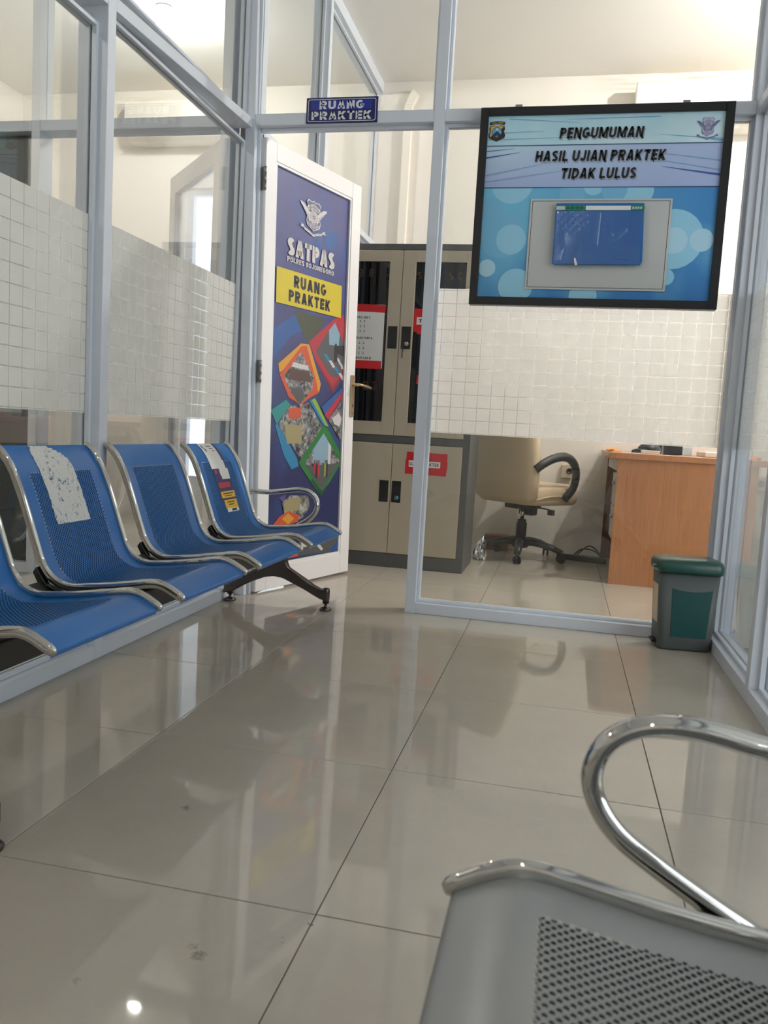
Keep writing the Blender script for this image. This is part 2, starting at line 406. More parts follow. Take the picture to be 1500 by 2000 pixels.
# ------------------------------------------------------------------ aluminium partitions
LEAN = -.0165
YB, YB2, YG = 2.2515, 2.3515, 2.30      # partition between hall and practice room
def pane(bm_axis, c, a0, a1, z0, z1, par, m=GLASS):
    b = B(a0, a1, c-.0025, c+.0025, z0, z1, 0) if bm_axis == 'x' else B(c-.0025, c+.0025, a0, a1, z0, z1, 0)
    return emit('glass_pane', b, m, par)
def filmp(ax, c, a0, a1, z0, z1, par):
    b = B(a0, a1, c-.0002, c+.0002, z0, z1, 0) if ax == 'x' else B(c-.0002, c+.0002, a0, a1, z0, z1, 0)
    return emit('frosted_film', b, FILMX if ax == 'x' else FILMY, par, label='frosted film with a fine grid of clear lines')
def bead(ax, c, a0, a1, z0, z1, par, side):
    """thin glazing bead on one face of the glass"""
    w = .012; bm = nb(); d0, d1 = sorted((c+side*.004, c+side*.02))
    for (u0, u1, v0, v1) in ((a0, a0+w, z0, z1), (a1-w, a1, z0, z1), (a0+w, a1-w, z0, z0+w), (a0+w, a1-w, z1-w, z1)):
        if ax == 'x': box(bm, u0, u1, d0, d1, v0, v1, .001)
        else: box(bm, d0, d1, u0, u1, v0, v1, .001)
    emit('glazing_bead', bm, FRAME, par)

wm = root('wall_middle', (-.07, 2.30, 0), kind='structure')
def leaning_post(par):
    bm = B(-1.087, -1.043, YB, YB2, 0, ZC)
    for v in bm.verts: v.co.x += LEAN*v.co.z
    return emit('post', bm, FRAME, par)
leaning_post(wm)
bm = B(-1.043, -1.029, YB+.035, YB+.062, 0, 2.066)
for v in bm.verts: v.co.x += LEAN*v.co.z
emit('door_stop', bm, FRAME, wm)
bm = B(-1.043, -1.037, YB+.068, YB2-.004, 0, 2.06, 0)
for v in bm.verts: v.co.x += LEAN*v.co.z
emit('gasket', bm, RUBBER, wm)
emit('post', B(-.293, -.248, YB, YB2, 0, ZC), FRAME, wm)
emit('post', B(.952, 1.06, YB, YB2, 0, ZC), FRAME, wm)
emit('header_rail', B(-1.077, -.2935, YB+.001, YB2-.001, 2.066, 2.113), FRAME, wm)
emit('door_stop', B(-1.06, -.30, YB+.035, YB+.062, 2.052, 2.066), FRAME, wm)
emit('header_rail', B(-.2475, .9515, YB+.001, YB2-.001, 2.066, 2.113), FRAME, wm)
emit('sill_rail', B(-.2475, .9515, YB+.001, YB2-.001, 0, .046), FRAME, wm)
emit('top_rail', B(-1.087, -.2935, YB+.001, YB2-.001, 3.13, ZC), FRAME, wm)
emit('top_rail', B(-.2475, .9515, YB+.001, YB2-.001, 3.13, ZC), FRAME, wm)
pane('x', YG, -.248, .952, .046, 2.066, wm); pane('x', YG, -.248, .952, 2.113, 3.13, wm); pane('x', YG, -1.085, -.293, 2.113, 3.13, wm)
for s in (-1, 1):
    bead('x', YG, -.248, .952, .046, 2.066, wm, s); bead('x', YG, -.248, .952, 2.113, 3.13, wm, s); bead('x', YG, -1.085, -.293, 2.113, 3.13, wm, s)
filmp('x', YG+.0034, -.236, .94, .79, 1.40, wm)

def side_wall(name, xa, xb, posts, y_end, hz, film_on, gx, slope=0):
    r = root(name, ((xa+xb)/2, (posts[0]+y_end)/2, 0), kind='structure')
    w = .045
    for y in posts: emit('post', B(xa, xb, y, y+w, 0, ZC), FRAME, r)
    for y, y2 in zip(posts, posts[1:]+[y_end]):
        a, b = y+w+.0005, y2-.0005
        emit('sill_rail', B(xa+.001, xb-.001, a, b, 0, .048), FRAME, r)
        hb = B(xa+.001, xb-.001, a, b, 0, .040)
        for v in hb.verts: v.co.z += hz(v.co.y)
        emit('header_rail', hb, FRAME, r)
        emit('top_rail', B(xa+.001, xb-.001, a, b, 3.13, ZC), FRAME, r)
        pane('y', gx, a, b, .048, hz((a+b)/2), r); pane('y', gx, a, b, hz((a+b)/2)+.04, 3.13, r)
        for s in (-1, 1):
            bead('y', gx, a, b, .048, min(hz(a), hz(b)), r, s); bead('y', gx, a, b, max(hz(a), hz(b))+.04, 3.13, r, s)
        if film_on: filmp('y', gx+(.0034 if gx < 0 else .0034), a+.012, b-.012, .789, 1.392, r)
    return r
side_wall('wall_left', -1.187, -1.087, [-4.6, -3.45, -2.3, -1.15, -.02, 1.105], YB, lambda y: 2.003+.052*(max(y, -.2)-1.15)/1.08, True, -1.137)
side_wall('wall_right', .952, 1.052, [-4.62, -3.4, -2.4, -1.4, -.5, .45, 1.465], YB, lambda y: 2.066, True, 1.0)
side_wall('wall_left_rear', -1.187, -1.087, [YB2, 3.30], Y1, lambda y: 2.066, False, -1.137)
# left-hand partition that carries on behind the left glass
wl = root('wall_left_middle', (-2.6, 2.30, 0), kind='structure')
emit('post', B(-1.235, -1.189, YB, YB2, 0, ZC), FRAME, wl)
emit('post', B(-2.172, -2.128, YB, YB2, 0, ZC), FRAME, wl)
emit('post', B(X0, X0+.045, YB, YB2, 0, ZC), FRAME, wl)
emit('header_rail', B(-2.1275, -1.2355, YB+.001, YB2-.001, 2.066, 2.113), FRAME, wl)
emit('header_rail', B(X0+.0455, -2.1725, YB+.001, YB2-.001, 2.066, 2.113), FRAME, wl)
emit('sill_rail', B(X0+.0455, -2.1725, YB+.001, YB2-.001, 0, .048), FRAME, wl)
emit('infill_panel', B(X0+.046, -2.173, YG+.004, YG+.02, .049, 2.065), flat('dark_blue_panel', 44, 54, 60, .6), wl, label='dark blue grey infill panel')
pane('x', YG, -2.128, -1.235, 2.113, ZC-.01, wl); pane('x', YG, X0+.045, -2.172, .048, 2.066, wl); pane('x', YG, X0+.045, -2.172, 2.113, ZC-.01, wl)

# ------------------------------------------------------------------ doors
def door_frame(par, Wd, H, st, bot, top, th, m):
    emit('stile', B(0, st, -th/2, th/2, .01, H), m, par, world=False)
    emit('stile', B(Wd-st-.008, Wd, -th/2, th/2, .01, H), m, par, world=False)
    emit('bottom_rail', B(st+.0006, Wd-st-.0086, -th/2+.0004, th/2-.0004, .01, bot), m, par, world=False)
    emit('top_rail', B(st+.0006, Wd-st-.0086, -th/2+.0004, th/2-.0004, top, H), m, par, world=False)
th = math.atan2(.739, .241)
d1 = root('door_1', (-1.0246, 2.3055, 0), Matrix.Rotation(LEAN, 3, 'Y') @ Matrix.Rotation(th, 3, 'Z'), 'white framed door standing open with a colourful blue poster on its glass', None, kind='structure')
DW, DH, TH = .785, 2.035, .04
door_frame(d1, DW, DH, .075, .115, 1.955, TH, DOORW)
emit('glass_pane', B(.075, .702, -.003, .003, .115, 1.955, 0), GLASS, d1, world=False)
bm = nb()
for (a, b, c, d) in ((.075, .087, .115, 1.955), (.690, .702, .115, 1.955), (.087, .69, .115, .127), (.087, .69, 1.943, 1.955)):
    box(bm, a, b, -.016, -.0035, c, d, .001)
emit('glazing_bead', bm, DOORW, d1, world=False)
# poster: flat print stuck behind the glass
NAVY = mat('poster_navy', srgb(48, 58, 118), .4)
def _nv():
    t = NT(NAVY); P, x, y, z = t.obj(); n = t.noise(P, 3.2, 3)
    c = t.mix(t.ramp(z, .75, 1.55), srgb(32, 40, 86), srgb(62, 68, 122))  # lighter upper part: reflection haze of the glass put into the print colour
    c = t.mix(t.math('MULTIPLY', t.ramp(n, .5, .72), .5), c, srgb(40, 92, 158)); t.l.new(c, t.p.inputs['Base Color'])
_nv()
PC = dict(white=flat('poster_white', 232, 228, 226), yellow=flat('poster_yellow', 232, 210, 40), ink=flat('poster_black', 34, 34, 44), blue=flat('poster_blue', 42, 96, 168),
  red=flat('poster_red', 196, 48, 66), pink=flat('poster_dark_red', 150, 42, 58), orange=flat('poster_orange', 222, 92, 52), amber=flat('poster_amber', 236, 168, 50),
  teal=flat('poster_teal', 40, 150, 150), cyan=flat('poster_cyan', 40, 140, 186), lime=flat('poster_lime', 150, 190, 60), green=flat('poster_green', 36, 128, 58),
  dgreen=flat('poster_dark_green', 24, 78, 44), olive=flat('poster_olive', 74, 82, 62), road=flat('poster_road_grey', 92, 94, 98), dark=flat('poster_dark', 40, 38, 42),
  purple=flat('poster_purple', 106, 88, 150), sky=flat('poster_sky', 150, 184, 206), tan=flat('poster_tan', 176, 164, 120), brown=flat('poster_brown', 92, 66, 60))
for _m in PC.values():
    b_ = _m.node_tree.nodes['Principled BSDF'].inputs['Base Color']; b_.default_value = tuple(c*.72 for c in b_.default_value[:3])+(1,)
PN = list(PC); PM = [PC[k] for k in PN]
PHOTO = mat('poster_photo_crowd', srgb(90, 90, 90), .45)
def _ph():
    t = NT(PHOTO); P, x, y, z = t.obj(); v = t.add('ShaderNodeTexVoronoi'); v.inputs['Scale'].default_value = 62; t.l.new(P, v.inputs['Vector'])
    hs = t.add('ShaderNodeHueSaturation'); t.l.new(v.outputs['Color'], hs.inputs['Color']); hs.inputs['Saturation'].default_value = .38; hs.inputs['Value'].default_value = .42
    n = t.noise(P, 24, 4, .7); c = t.mix(t.ramp(n, .38, .58), srgb(34, 32, 36), hs.outputs[0]); c = t.mix(t.ramp(n, .60, .70), c, srgb(206, 202, 200))
    t.l.new(c, t.p.inputs['Base Color'])
_ph()
PM.append(PHOTO); PN.append('photo')
I = {k: i for i, k in enumerate(PN)}
emit('poster', B(.0755, .7015, -.0052, -.0040, .1155, 1.9545, 0), NAVY, d1, world=False, label='blue door poster with coloured diamond photo frames')
g = nb(); lay = [-.0054]
def P_(name, pts):
    lay[0] -= .00006; poly(g, pts, lay[0], I[name])
P_('blue', [(.076, 1.066), (.233, 1.201), (.343, 1.249), (.299, 1.329), (.1, 1.224)])
P_('olive', [(.252, 1.33), (.508, 1.319), (.462, 1.244), (.366, 1.191), (.304, 1.254)])
P_('blue', [(.487, 1.747), (.582, 1.76), (.597, 1.705), (.536, 1.656), (.482, 1.683)])
P_('blue', [(.381, 1.676), (.451, 1.676), (.454, 1.643), (.384, 1.637)])
P_('red', [(.38, 1.193), (.592, 1.332), (.672, 1.365), (.70, 1.31), (.70, 1.06), (.602, .961), (.468, 1.08)])
P_('pink', [(.42, 1.13), (.60, .99), (.70, 1.09), (.70, 1.06), (.602, .961), (.468, 1.08)])
P_('road', [(.44, 1.154), (.549, 1.271), (.60, 1.316), (.69, 1.22), (.70, 1.097), (.627, 1.033), (.565, 1.05)])
P_('sky', [(.549, 1.271), (.60, 1.316), (.648, 1.262), (.64, 1.20), (.555, 1.20)])
P_('dark', [(.62, 1.20), (.69, 1.21), (.70, 1.15), (.61, 1.165)])
for k in range(4): P_('white' if k % 2 else 'cyan', [(.51+.045*k, 1.148-.028*k), (.535+.045*k, 1.150-.028*k), (.575+.045*k, 1.118-.028*k), (.55+.045*k, 1.114-.028*k)])
for k in range(3): P_('white', [(.60+.03*k, 1.15-.02*k), (.62+.03*k, 1.15-.02*k), (.66+.015*k, 1.13-.02*k), (.645+.015*k, 1.126-.02*k)])
P_('dark', [(.60, 1.20), (.615, 1.215), (.628, 1.20), (.632, 1.12), (.60, 1.115)])
P_('amber', [(.142, 1.067), (.316, 1.179), (.382, 1.181), (.491, .998), (.477, .952), (.30, 1.12), (.153, 1.024)])
P_('orange', [(.154, 1.018), (.317, 1.165), (.362, 1.172), (.455, 1.0), (.47, .95), (.411, .928), (.326, .885), (.229, .916)])
P_('photo', [(.187, 1.012), (.319, 1.139), (.426, 1.031), (.419, .967), (.325, .888), (.243, .941)])
P_('white', [(.255, 1.085), (.378, 1.078), (.382, 1.056), (.246, 1.062)])
P_('brown', [(.25, 1.055), (.39, 1.05), (.41, 1.0), (.215, 1.0)])
P_('road', [(.235, .962), (.33, .97), (.36, .93), (.325, .888), (.29, .905)])
P_('teal', [(.094, .848), (.209, .905), (.247, .88), (.142, .785)])
P_('cyan', [(.13, .779), (.151, .791), (.311, .623), (.324, .586), (.267, .571), (.206, .636)])
P_('photo', [(.152, .782), (.232, .873), (.358, .893), (.39, .901), (.518, .785), (.344, .617)])
P_('tan', [(.20, .79), (.34, .785), (.345, .70), (.225, .695)])
P_('orange', [(.235, .865), (.33, .87), (.33, .82), (.23, .815)])
P_('lime', [(.395, .908), (.445, .924), (.572, .787), (.524, .792)])
P_('cyan', [(.395, .908), (.415, .915), (.545, .79), (.524, .792)])
P_('green', [(.321, .602), (.524, .792), (.567, .774), (.696, .649), (.695, .594), (.53, .43), (.465, .474)])
P_('dgreen', [(.43, .51), (.53, .43), (.60, .50), (.53, .455), (.44, .525)])
P_('photo', [(.367, .601), (.529, .752), (.687, .608), (.53, .462)])
P_('sky', [(.445, .672), (.529, .752), (.575, .708), (.575, .60), (.44, .60)])
P_('white', [(.575, .708), (.60, .685), (.60, .59), (.575, .592)])
P_('road', [(.372, .597), (.44, .585), (.68, .60), (.53, .462)])
for u, c, h in ((.47, 'dark', .075), (.487, 'red', .07), (.545, 'lime', .07), (.56, 'dark', .075), (.45, 'red', .05)):
    P_(c, [(u, .60), (u+.014, .60), (u+.016, .60-h), (u-.002, .60-h)])
    P_('brown', [(u+.002, .615), (u+.012, .615), (u+.012, .60), (u+.002, .60)])
P_('blue', [(.499, .885), (.699, 1.002), (.699, .974), (.532, .845)])
P_('red', [(.529, .845), (.692, .977), (.694, .947), (.563, .82)])
P_('photo', [(.567, .82), (.695, .94), (.696, .75), (.678, .718)])
P_('white', [(.60, .83), (.66, .86), (.69, .83), (.67, .79), (.62, .80)])
P_('purple', [(.169, .438), (.228, .453), (.211, .412)])
P_('photo', [(.196, .413), (.26, .446), (.411, .438), (.426, .38), (.363, .327), (.238, .306)])
P_('tan', [(.21, .41), (.27, .432), (.35, .425), (.34, .37), (.22, .365)])
P_('orange', [(.133, .312), (.18, .347), (.25, .37), (.34, .345), (.33, .312), (.218, .300)])
P_('amber', [(.20, .335), (.25, .36), (.30, .33), (.25, .305)])
P_('road', [(.28, .142), (.349, .215), (.577, .211), (.688, .207), (.692, .125), (.488, .136)])
P_('white', [(.485, .187), (.514, .190), (.557, .154), (.54, .146)])
P_('white', [(.36, .205), (.42, .205), (.41, .18), (.37, .18)])
P_('blue', [(.607, .128), (.692, .193), (.694, .135)])
P_('orange', [(.264, .138), (.278, .167), (.336, .166), (.338, .138)])
P_('yellow', [(.108, 1.343), (.647, 1.345), (.647, 1.506), (.108, 1.504)])
lay[0] -= .0002; yl = lay[0]
addtext(g, 'SATPAS', .378, 1.612, yl, .080, I['white'], bold=.28, gap=.06, width=.39)
addtext(g, 'POLRES BOJONEGORO', .377, 1.553, yl, .023, I['white'], bold=.22, width=.386)
addtext(g, 'RUANG', .373, 1.459, yl, .056, I['ink'], bold=.27, width=.268)
addtext(g, 'PRAKTEK', .375, 1.389, yl, .054, I['ink'], bold=.27, width=.345)
def crest(bm, cx, cz, w, h, y, mi_line, mi_back):
    """winged striped shield with a wheel and a ribbon"""
    def T(a, b): return (cx+a*w, cz+b*h)
    sh = [(-.17, .40), (-.06, .37), (0, .41), (.06, .37), (.17, .40), (.235, .33), (.20, .24), (.235, .15), (.21, 0), (.235, -.14), (.20, -.24), (.08, -.30), (0, -.345), (-.08, -.30), (-.20, -.24), (-.235, -.14), (-.21, 0), (-.235, .15), (-.20, .24), (-.235, .33)]
    poly(bm, [T(a*1.08, .02+(b-.02)*1.06) for a, b in sh], y, mi_line)
    poly(bm, [T(a, b) for a, b in sh], y-.0001, mi_back)
    for k in range(-4, 5):
        a = k*.048; top = .35-.02*abs(k); bo = -.315+.022*abs(k)
        for (z0, z1) in ((.155, top-.09), (top-.075, top), (bo, bo+.07), (bo+.085, -.155)):
            if z1-z0 > .01: poly(bm, [T(a-.012, z0), T(a+.012, z0), T(a+.012, z1), T(a-.012, z1)], y-.0002, mi_line)
    for s in (-1, 1):
        for k in range(4):
            a0, b0 = .10, .06-.055*k; a1, b1 = .48-.075*k, .30-.085*k
            poly(bm, [T(s*a0, b0), T(s*(a0+.04), b0-.05), T(s*(a1-.05), b1-.09), T(s*a1, b1), T(s*(a1-.13), b1-.02)], y-.0003-.00002*k, mi_line)
            poly(bm, [T(s*(a0+.06), b0-.056), T(s*(a0+.065), b0-.066), T(s*(a1-.05), b1-.092), T(s*(a1-.05), b1-.082)], y-.0004, mi_back)
    for r, mi in ((.165, mi_line), (.135, mi_back), (.12, mi_line), (.085, mi_back), (.07, mi_line), (.05, mi_back), (.022, mi_line)):
        disc(bm, cx, cz, r*w, y-.0005-.0001*(.165-r)/.02, mi, 24, r*h*.92)
    rib = [(-.36, -.27), (-.30, -.345), (-.15, -.385), (0, -.45), (.15, -.385), (.30, -.345), (.36, -.27)]
    low = [(a, b-.065) for a, b in rib]
    for i in range(6): poly(bm, [T(*rib[i]), T(*rib[i+1]), T(*low[i+1]), T(*low[i])], y-.0003, mi_line)
    for s in (-1, 1): poly(bm, [T(s*.34, -.30), T(s*.45, -.255), T(s*.41, -.30), T(s*.46, -.35), T(s*.35, -.36)], y-.00035, mi_line)
    for i in range(6):
        m_ = lambda p, q, f: (p[0]+(q[0]-p[0])*f, p[1]+(q[1]-p[1])*f)
        a, b, c, d = m_(rib[i], low[i], .3), m_(rib[i+1], low[i+1], .3), m_(rib[i+1], low[i+1], .7), m_(rib[i], low[i], .7)
        for q in (.2, .45, .7):
            p0, p1 = m_(a, b, q), m_(a, b, q+.12); q0, q1 = m_(d, c, q), m_(d, c, q+.12)
            poly(bm, [T(*p0), T(*p1), T(*q1), T(*q0)], y-.0004, mi_back)
PM.append(flat('poster_slate', 86, 88, 118)); I['slate'] = len(PM)-1
crest(g, .382, 1.785, .232, .178, yl, I['white'], I['slate'])
emit('poster_print', g, PM, d1, world=False)
# hinges, handle
for zc in (1.86, 1.02, .22):
    bm = nb(); box(bm, -.0025, .0, -TH/2+.004, TH/2-.006, zc-.05, zc+.05)
    for k in range(3): join(bm, lathe([(.006, -.05+.034*k), (.006, -.05+.034*k+.031)], (-.006, -TH/2-.002, zc), 10))
    for dz in (-.036, -.012, .012, .036): box(bm, -.0032, -.0024, -.004+(.006 if dz in (-.012, .036) else -.004), .0005+(.006 if dz in (-.012, .036) else -.004), zc+dz-.002, zc+dz+.002)
    emit('hinge', bm, STEEL, d1, world=False)
h = emit('door_handle', box(nb(), .742, .775, -TH/2-.009, -TH/2, .845, 1.062, .002), BRASS, d1, world=False)
bm = sweep([(.752, -TH/2-.009, 1.012), (.752, -TH/2-.045, 1.012), (.758, -TH/2-.055, 1.012)], .008, .008, (0, 0, 1), 10)
sweep([(.742, -TH/2-.05, 1.013), (.77, -TH/2-.056, 1.011), (.83, -TH/2-.060, 1.004), (.855, -TH/2-.056, 1.001)], .009, .007, (0, 0, 1), 10, bm=bm)
XF[h] = XF[d1]; emit('lever', bm, BRASS, h, world=False)
bm = nb(); box(bm, .754, .762, -TH/2-.0095, -TH/2-.008, .893, .912, .001); box(bm, .756, .761, -TH/2-.0095, -TH/2-.008, 1.045, 1.05); box(bm, .756, .761, -TH/2-.0095, -TH/2-.008, .858, .863)
emit('keyhole', bm, BLACK, h, world=False)
# second door, seen through the left glass
th2 = math.atan2(.504, -.477)
d2 = root('door_2', (-1.262, 2.362, 0), Matrix.Rotation(th2, 3, 'Z'), 'white framed glass door standing open behind the left glass partition', None, kind='structure')
door_frame(d2, .78, 2.05, .085, .12, 1.955, .04, DOORW)
emit('glass_pane', B(.085, .687, -.003, .003, .12, 1.955, 0), HAZE, d2, world=False)

# ------------------------------------------------------------------ waiting benches
PROF = [(-1.078, .697), (-1.052, .674), (-1.025, .636), (-1.0, .58), (-.976, .515), (-.954, .452), (-.935, .403), (-.906, .367), (-.862, .350), (-.80, .354), (-.74, .362), (-.68, .372), (-.64, .379), (-.612, .380), (-.588, .373), (-.556, .356)]
prof = spline([(x, 0, z) for x, z in PROF], 8)
def arclen(P):
    s = [0]
    for a, b in zip(P, P[1:]): s.append(s[-1]+(b-a).length)
    return s
# the sheet sits just under the tube centre line
sheet_path = [p+Vector((0, 0, -.004)) for p in prof] + [Vector((-.549, 0, .347)), Vector((-.556, 0, .336))]
SL = arclen(sheet_path)
def at(s):
    s = max(0, min(SL[-1], s))
    for i in range(len(SL)-1):
        if s <= SL[i+1]: f = (s-SL[i])/(SL[i+1]-SL[i]); return sheet_path[i].lerp(sheet_path[i+1], f)
    return sheet_path[-1]
def seat_mesh():
    bm = nb(); d = .0106; N = 27; ya = .21-N*d/2; yb = .21+N*d/2
    sa = .088; Mn = int((SL[-1]-.098-sa)/d); sb = sa+Mn*d; cache = {}
    def V(s, y):
        k = (round(s, 6), round(y, 6))
        if k not in cache: p = at(s); cache[k] = bm.verts.new((p.x, y, p.z))
        return cache[k]
    rh = .0025
    def cell(cs, cy, clip):
        c = [(cs, cy+d/2), (cs+d/2, cy), (cs, cy-d/2), (cs-d/2, cy)]
        hv = [V(cs+rh*sin(2*pi*k/8), cy+rh*cos(2*pi*k/8)) for k in range(8)]
        for k in range(4):
            a, b = c[k], c[(k+1) % 4]
            f = bm.faces.new((V(*a), V(*b), hv[(2*k+2) % 8], hv[2*k+1], hv[2*k])); f.smooth = True
        t = (at(cs+.002)-at(cs-.002)).normalized(); nr = Vector((-t.z, 0, t.x)); nr = nr if nr.z > 0 else -nr
        lo = [bm.verts.new(v.co-nr*.0026) for v in hv]
        for k in range(8): bm.faces.new((hv[k], hv[(k+1) % 8], lo[(k+1) % 8], lo[k])).material_index = 1
    for i in range(Mn):
        for j in range(N): cell(sa+(i+.5)*d, ya+(j+.5)*d, 0)
    for i in range(1, Mn):
        for j in range(1, N): cell(sa+i*d, ya+j*d, 0)
    # solid half cells on the rim of the perforated field
    for i in range(Mn):
        s0 = sa+i*d
        for y, q in ((ya, 1), (yb, -1)):
            f = bm.faces.new([V(s0, y), V(s0+d/2, y+q*d/2), V(s0+d, y)] if True else []); f.smooth = True
            if 1 <= i: pass
    for j in range(N):
        y0 = ya+j*d
        for s, q in ((sa, 1), (sb, -1)): bm.faces.new([V(s, y0), V(s+q*d/2, y0+d/2), V(s, y0+d)]).smooth = True
    # solid margins
    ys = [.012, .03]+[]; 
    rim_s = [sa+i*d for i in range(Mn+1)]
    for (e, y) in ((.010, ya), (.410, yb)):
        for s0, s1 in zip(rim_s, rim_s[1:]): bm.faces.new((V(s0, y), V(s1, y), V(s1, e), V(s0, e))).smooth = True
    top_s = [0, .01, .02, .03, .045, .06, .075, sa]; low_s = [sb+(SL[-1]-sb)*k/16 for k in range(17)]
    cols = [.010]+[ya+j*d for j in range(N+1)]+[.410]
    for L in (top_s, low_s):
        for s0, s1 in zip(L, L[1:]):
            for y0, y1 in zip(cols, cols[1:]): bm.faces.new((V(s0, y0), V(s0, y1), V(s1, y1), V(s1, y0))).smooth = True
    bmesh.ops.recalc_face_normals(bm, faces=bm.faces[:])
    return bm
_seat = bpy.data.meshes.new('seat'); _b = seat_mesh(); _b.to_mesh(_seat); _b.free(); _seat.materials.append(BLUE); _seat.materials.append(mat('hole_shade', srgb(34, 38, 44), .6))  # dark hole walls stand in for the shade inside the holes
def rail_bm(y):
    P = [(p.x, y, p.z) for p in prof]
    end = Vector(P[-1]); dr = (Vector(P[-1])-Vector(P[-2])).normalized()
    P += [tuple(end+dr*.010), tuple(end+dr*.016)]
    n = len(P)
    return sweep(P, .0118, .0074, (0, 1, 0), 12, scale=lambda t: (.55 if t > .999 else (.88 if t > .99 else 1)) if t > .5 else (.6 if t < .001 else 1))
def place(o, par, loc=(0, 0, 0)):
    o.parent = par; o.location = loc; COL.objects.link(o) if o.name not in COL.objects else None
    return o
def bench(name, loc, rotz, label, sheet, group):
    r = root(name, loc, Matrix.Rotation(rotz, 3, 'Z'), label, 'bench', group)
    seats = []
    for k in range(4):
        o = bpy.data.objects.new('seat', _seat); COL.objects.link(o); o.parent = r; o.location = (0, .08+.52*k, 0); XF[o] = XF[r] @ Matrix.Translation(o.location)
        if sheet is not BLUE:
            o.material_slots[0].link = 'OBJECT'; o.material_slots[0].material = sheet
        for y in (.008, .412): emit('side_tube', rail_bm(y), CHROME, o, world=False)
        seats.append(o)
    emit('beam', B(-.875, -.785, -.03, 2.17, .235, .300, .006, 2), BLACKP, r, world=False)
    arm = [(-.945, .395), (-.915, .352), (-.862, .333), (-.80, .336), (-.70, .352), (-.70, .338), (-.785, .300), (-.875, .300), (-.93, .335), (-.955, .380)]
    for k in range(4):
        for y in (.08+.52*k+.002, .08+.52*k+.408): emit('support_arm', prism(arm, 'y', y-.006, y+.018-.006, .002), BLACKP, r, world=False)
    for k in range(3): emit('bridge_cover', prism([(-.93, .362), (-.90, .338), (-.86, .326), (-.80, .330), (-.80, .300), (-.875, .298), (-.935, .330)], 'y', .08+.52*k+.424, .08+.52*(k+1)-.006, .004), BLACK, r, world=False)
    out = [(-1.085, .034), (-1.048, .041), (-1.003, .070), (-.958, .095), (-.895, .122), (-.855, .129), (-.815, .125), (-.77, .107), (-.713, .083), (-.645, .050), (-.604, .040), (-.604, .086), (-.648, .094), (-.677, .106), (-.715, .130), (-.753, .151), (-.79, .172), (-.80, .195), (-.80, .24), (-.86, .24), (-.868, .202), (-.928, .162), (-.968, .140), (-1.017, .113), (-1.06, .093), (-1.085, .090)]
    for y in (.01, 2.13):
        lg = emit('leg', prism(out, 'y', y-.018, y+.018, .006, 2), CAST, r, world=False)
        for x in (-1.058, -.617):
            emit('foot', lathe([(.0, .0), (.025, .0), (.027, .006), (.020, .013), (.008, .017), (.006, .030), (.0145, .031), (.0150, .090), (.012, .098), (.0, .099)], (x, y, 0), 20, False), CAST, lg, world=False, label='round levelling foot')
    loop = spline([(-.985, 0, .480), (-.978, 0, .492), (-.94, 0, .492), (-.89, 0, .493), (-.83, 0, .503), (-.77, 0, .513), (-.725, 0, .510), (-.69, 0, .490), (-.676, 0, .457), (-.682, 0, .425), (-.706, 0, .393), (-.75, 0, .363), (-.80, 0, .334), (-.85, 0, .306), (-.865, 0, .285)], 5)
    for y in (.01, 2.13):
        bm = sweep([(p.x, y, p.z) for p in loop], .011, .014, (0, 1, 0), 14)
        emit('armrest', bm, CHROME, r, world=False)
    return r, seats
blue, bs = bench('waiting_bench', (0, 0, 0), 0, 'four seat blue perforated metal waiting bench along the left glass partition', BLUE, 'waiting benches')
grey, gs = bench('waiting_bench', (-.287, -.37, 0), pi, 'silver grey perforated metal waiting bench in the right foreground', GREY, 'waiting benches')
# stickers left on the blue backrests follow the sheet
def sticker(seat, pts_mi, mats, label, lift=.0012, holes=None):
    """cells in (s, y) with a material index, laid on the backrest"""
    bm = nb()
    for (s0, s1, y0, y1, mi, lf) in pts_mi:
        n = max(1, int((s1-s0)/.008))
        for k in range(n):
            a, b = s0+(s1-s0)*k/n, s0+(s1-s0)*(k+1)/n; vs = []
            for s, y in ((a, y0), (a, y1), (b, y1), (b, y0)):
                p = at(s); t = (at(s+.003)-at(s-.003)).normalized(); nrm = Vector((-t.z, 0, t.x)); nrm = nrm if nrm.x > 0 or nrm.z > 0 else -nrm
                if nrm.z < 0: nrm = -nrm
                q = p+nrm*(lift+lf); vs.append(bm.verts.new((q.x, y, q.z)))
            f = bm.faces.new(vs); f.material_index = mi; f.smooth = True
    return emit('sticker', bm, mats, seat, world=False, label=label)
STK = mat('torn_white_sticker', srgb(218, 218, 214), .6)
def _st():
    t = NT(STK); P, x, y, z = t.obj(); n = t.noise(P, 55, 5, .75); n2 = t.noise(P, 24, 3, .6)
    f = t.math('MULTIPLY', t.ramp(n, .54, .60), t.ramp(n2, .46, .54))
    f = t.math('MAXIMUM', f, t.math('MULTIPLY', t.ramp(t.noise(P, 300, 2), .60, .68), .45))
    t.l.new(t.mix(f, srgb(216, 215, 210), srgb(52, 92, 128)), t.p.inputs['Base Color'])
_st()
cells = []
N = 26
for k in range(N):          # ragged outline: rounded top corner, straight foot
    f = k/N; s0 = .004+.232*f; s1 = .004+.232*(k+1)/N
    y0 = .118+(.016*(1-f/.2)**2 if f < .2 else 0)+random.uniform(-.002, .002)
    y1 = .272+(-.055*(1-f/.30)**2 if f < .30 else 0)+random.uniform(-.002, .002)
    cells.append((s0, s1, y0, y1, 0, 0))
sticker(bs[1], cells, [STK], 'peeling white sticker on the backrest')
SN = [PAPER, flat('sticker_navy', 40, 36, 100), flat('sticker_red', 176, 40, 62), flat('sticker_yellow', 226, 182, 40), INK]
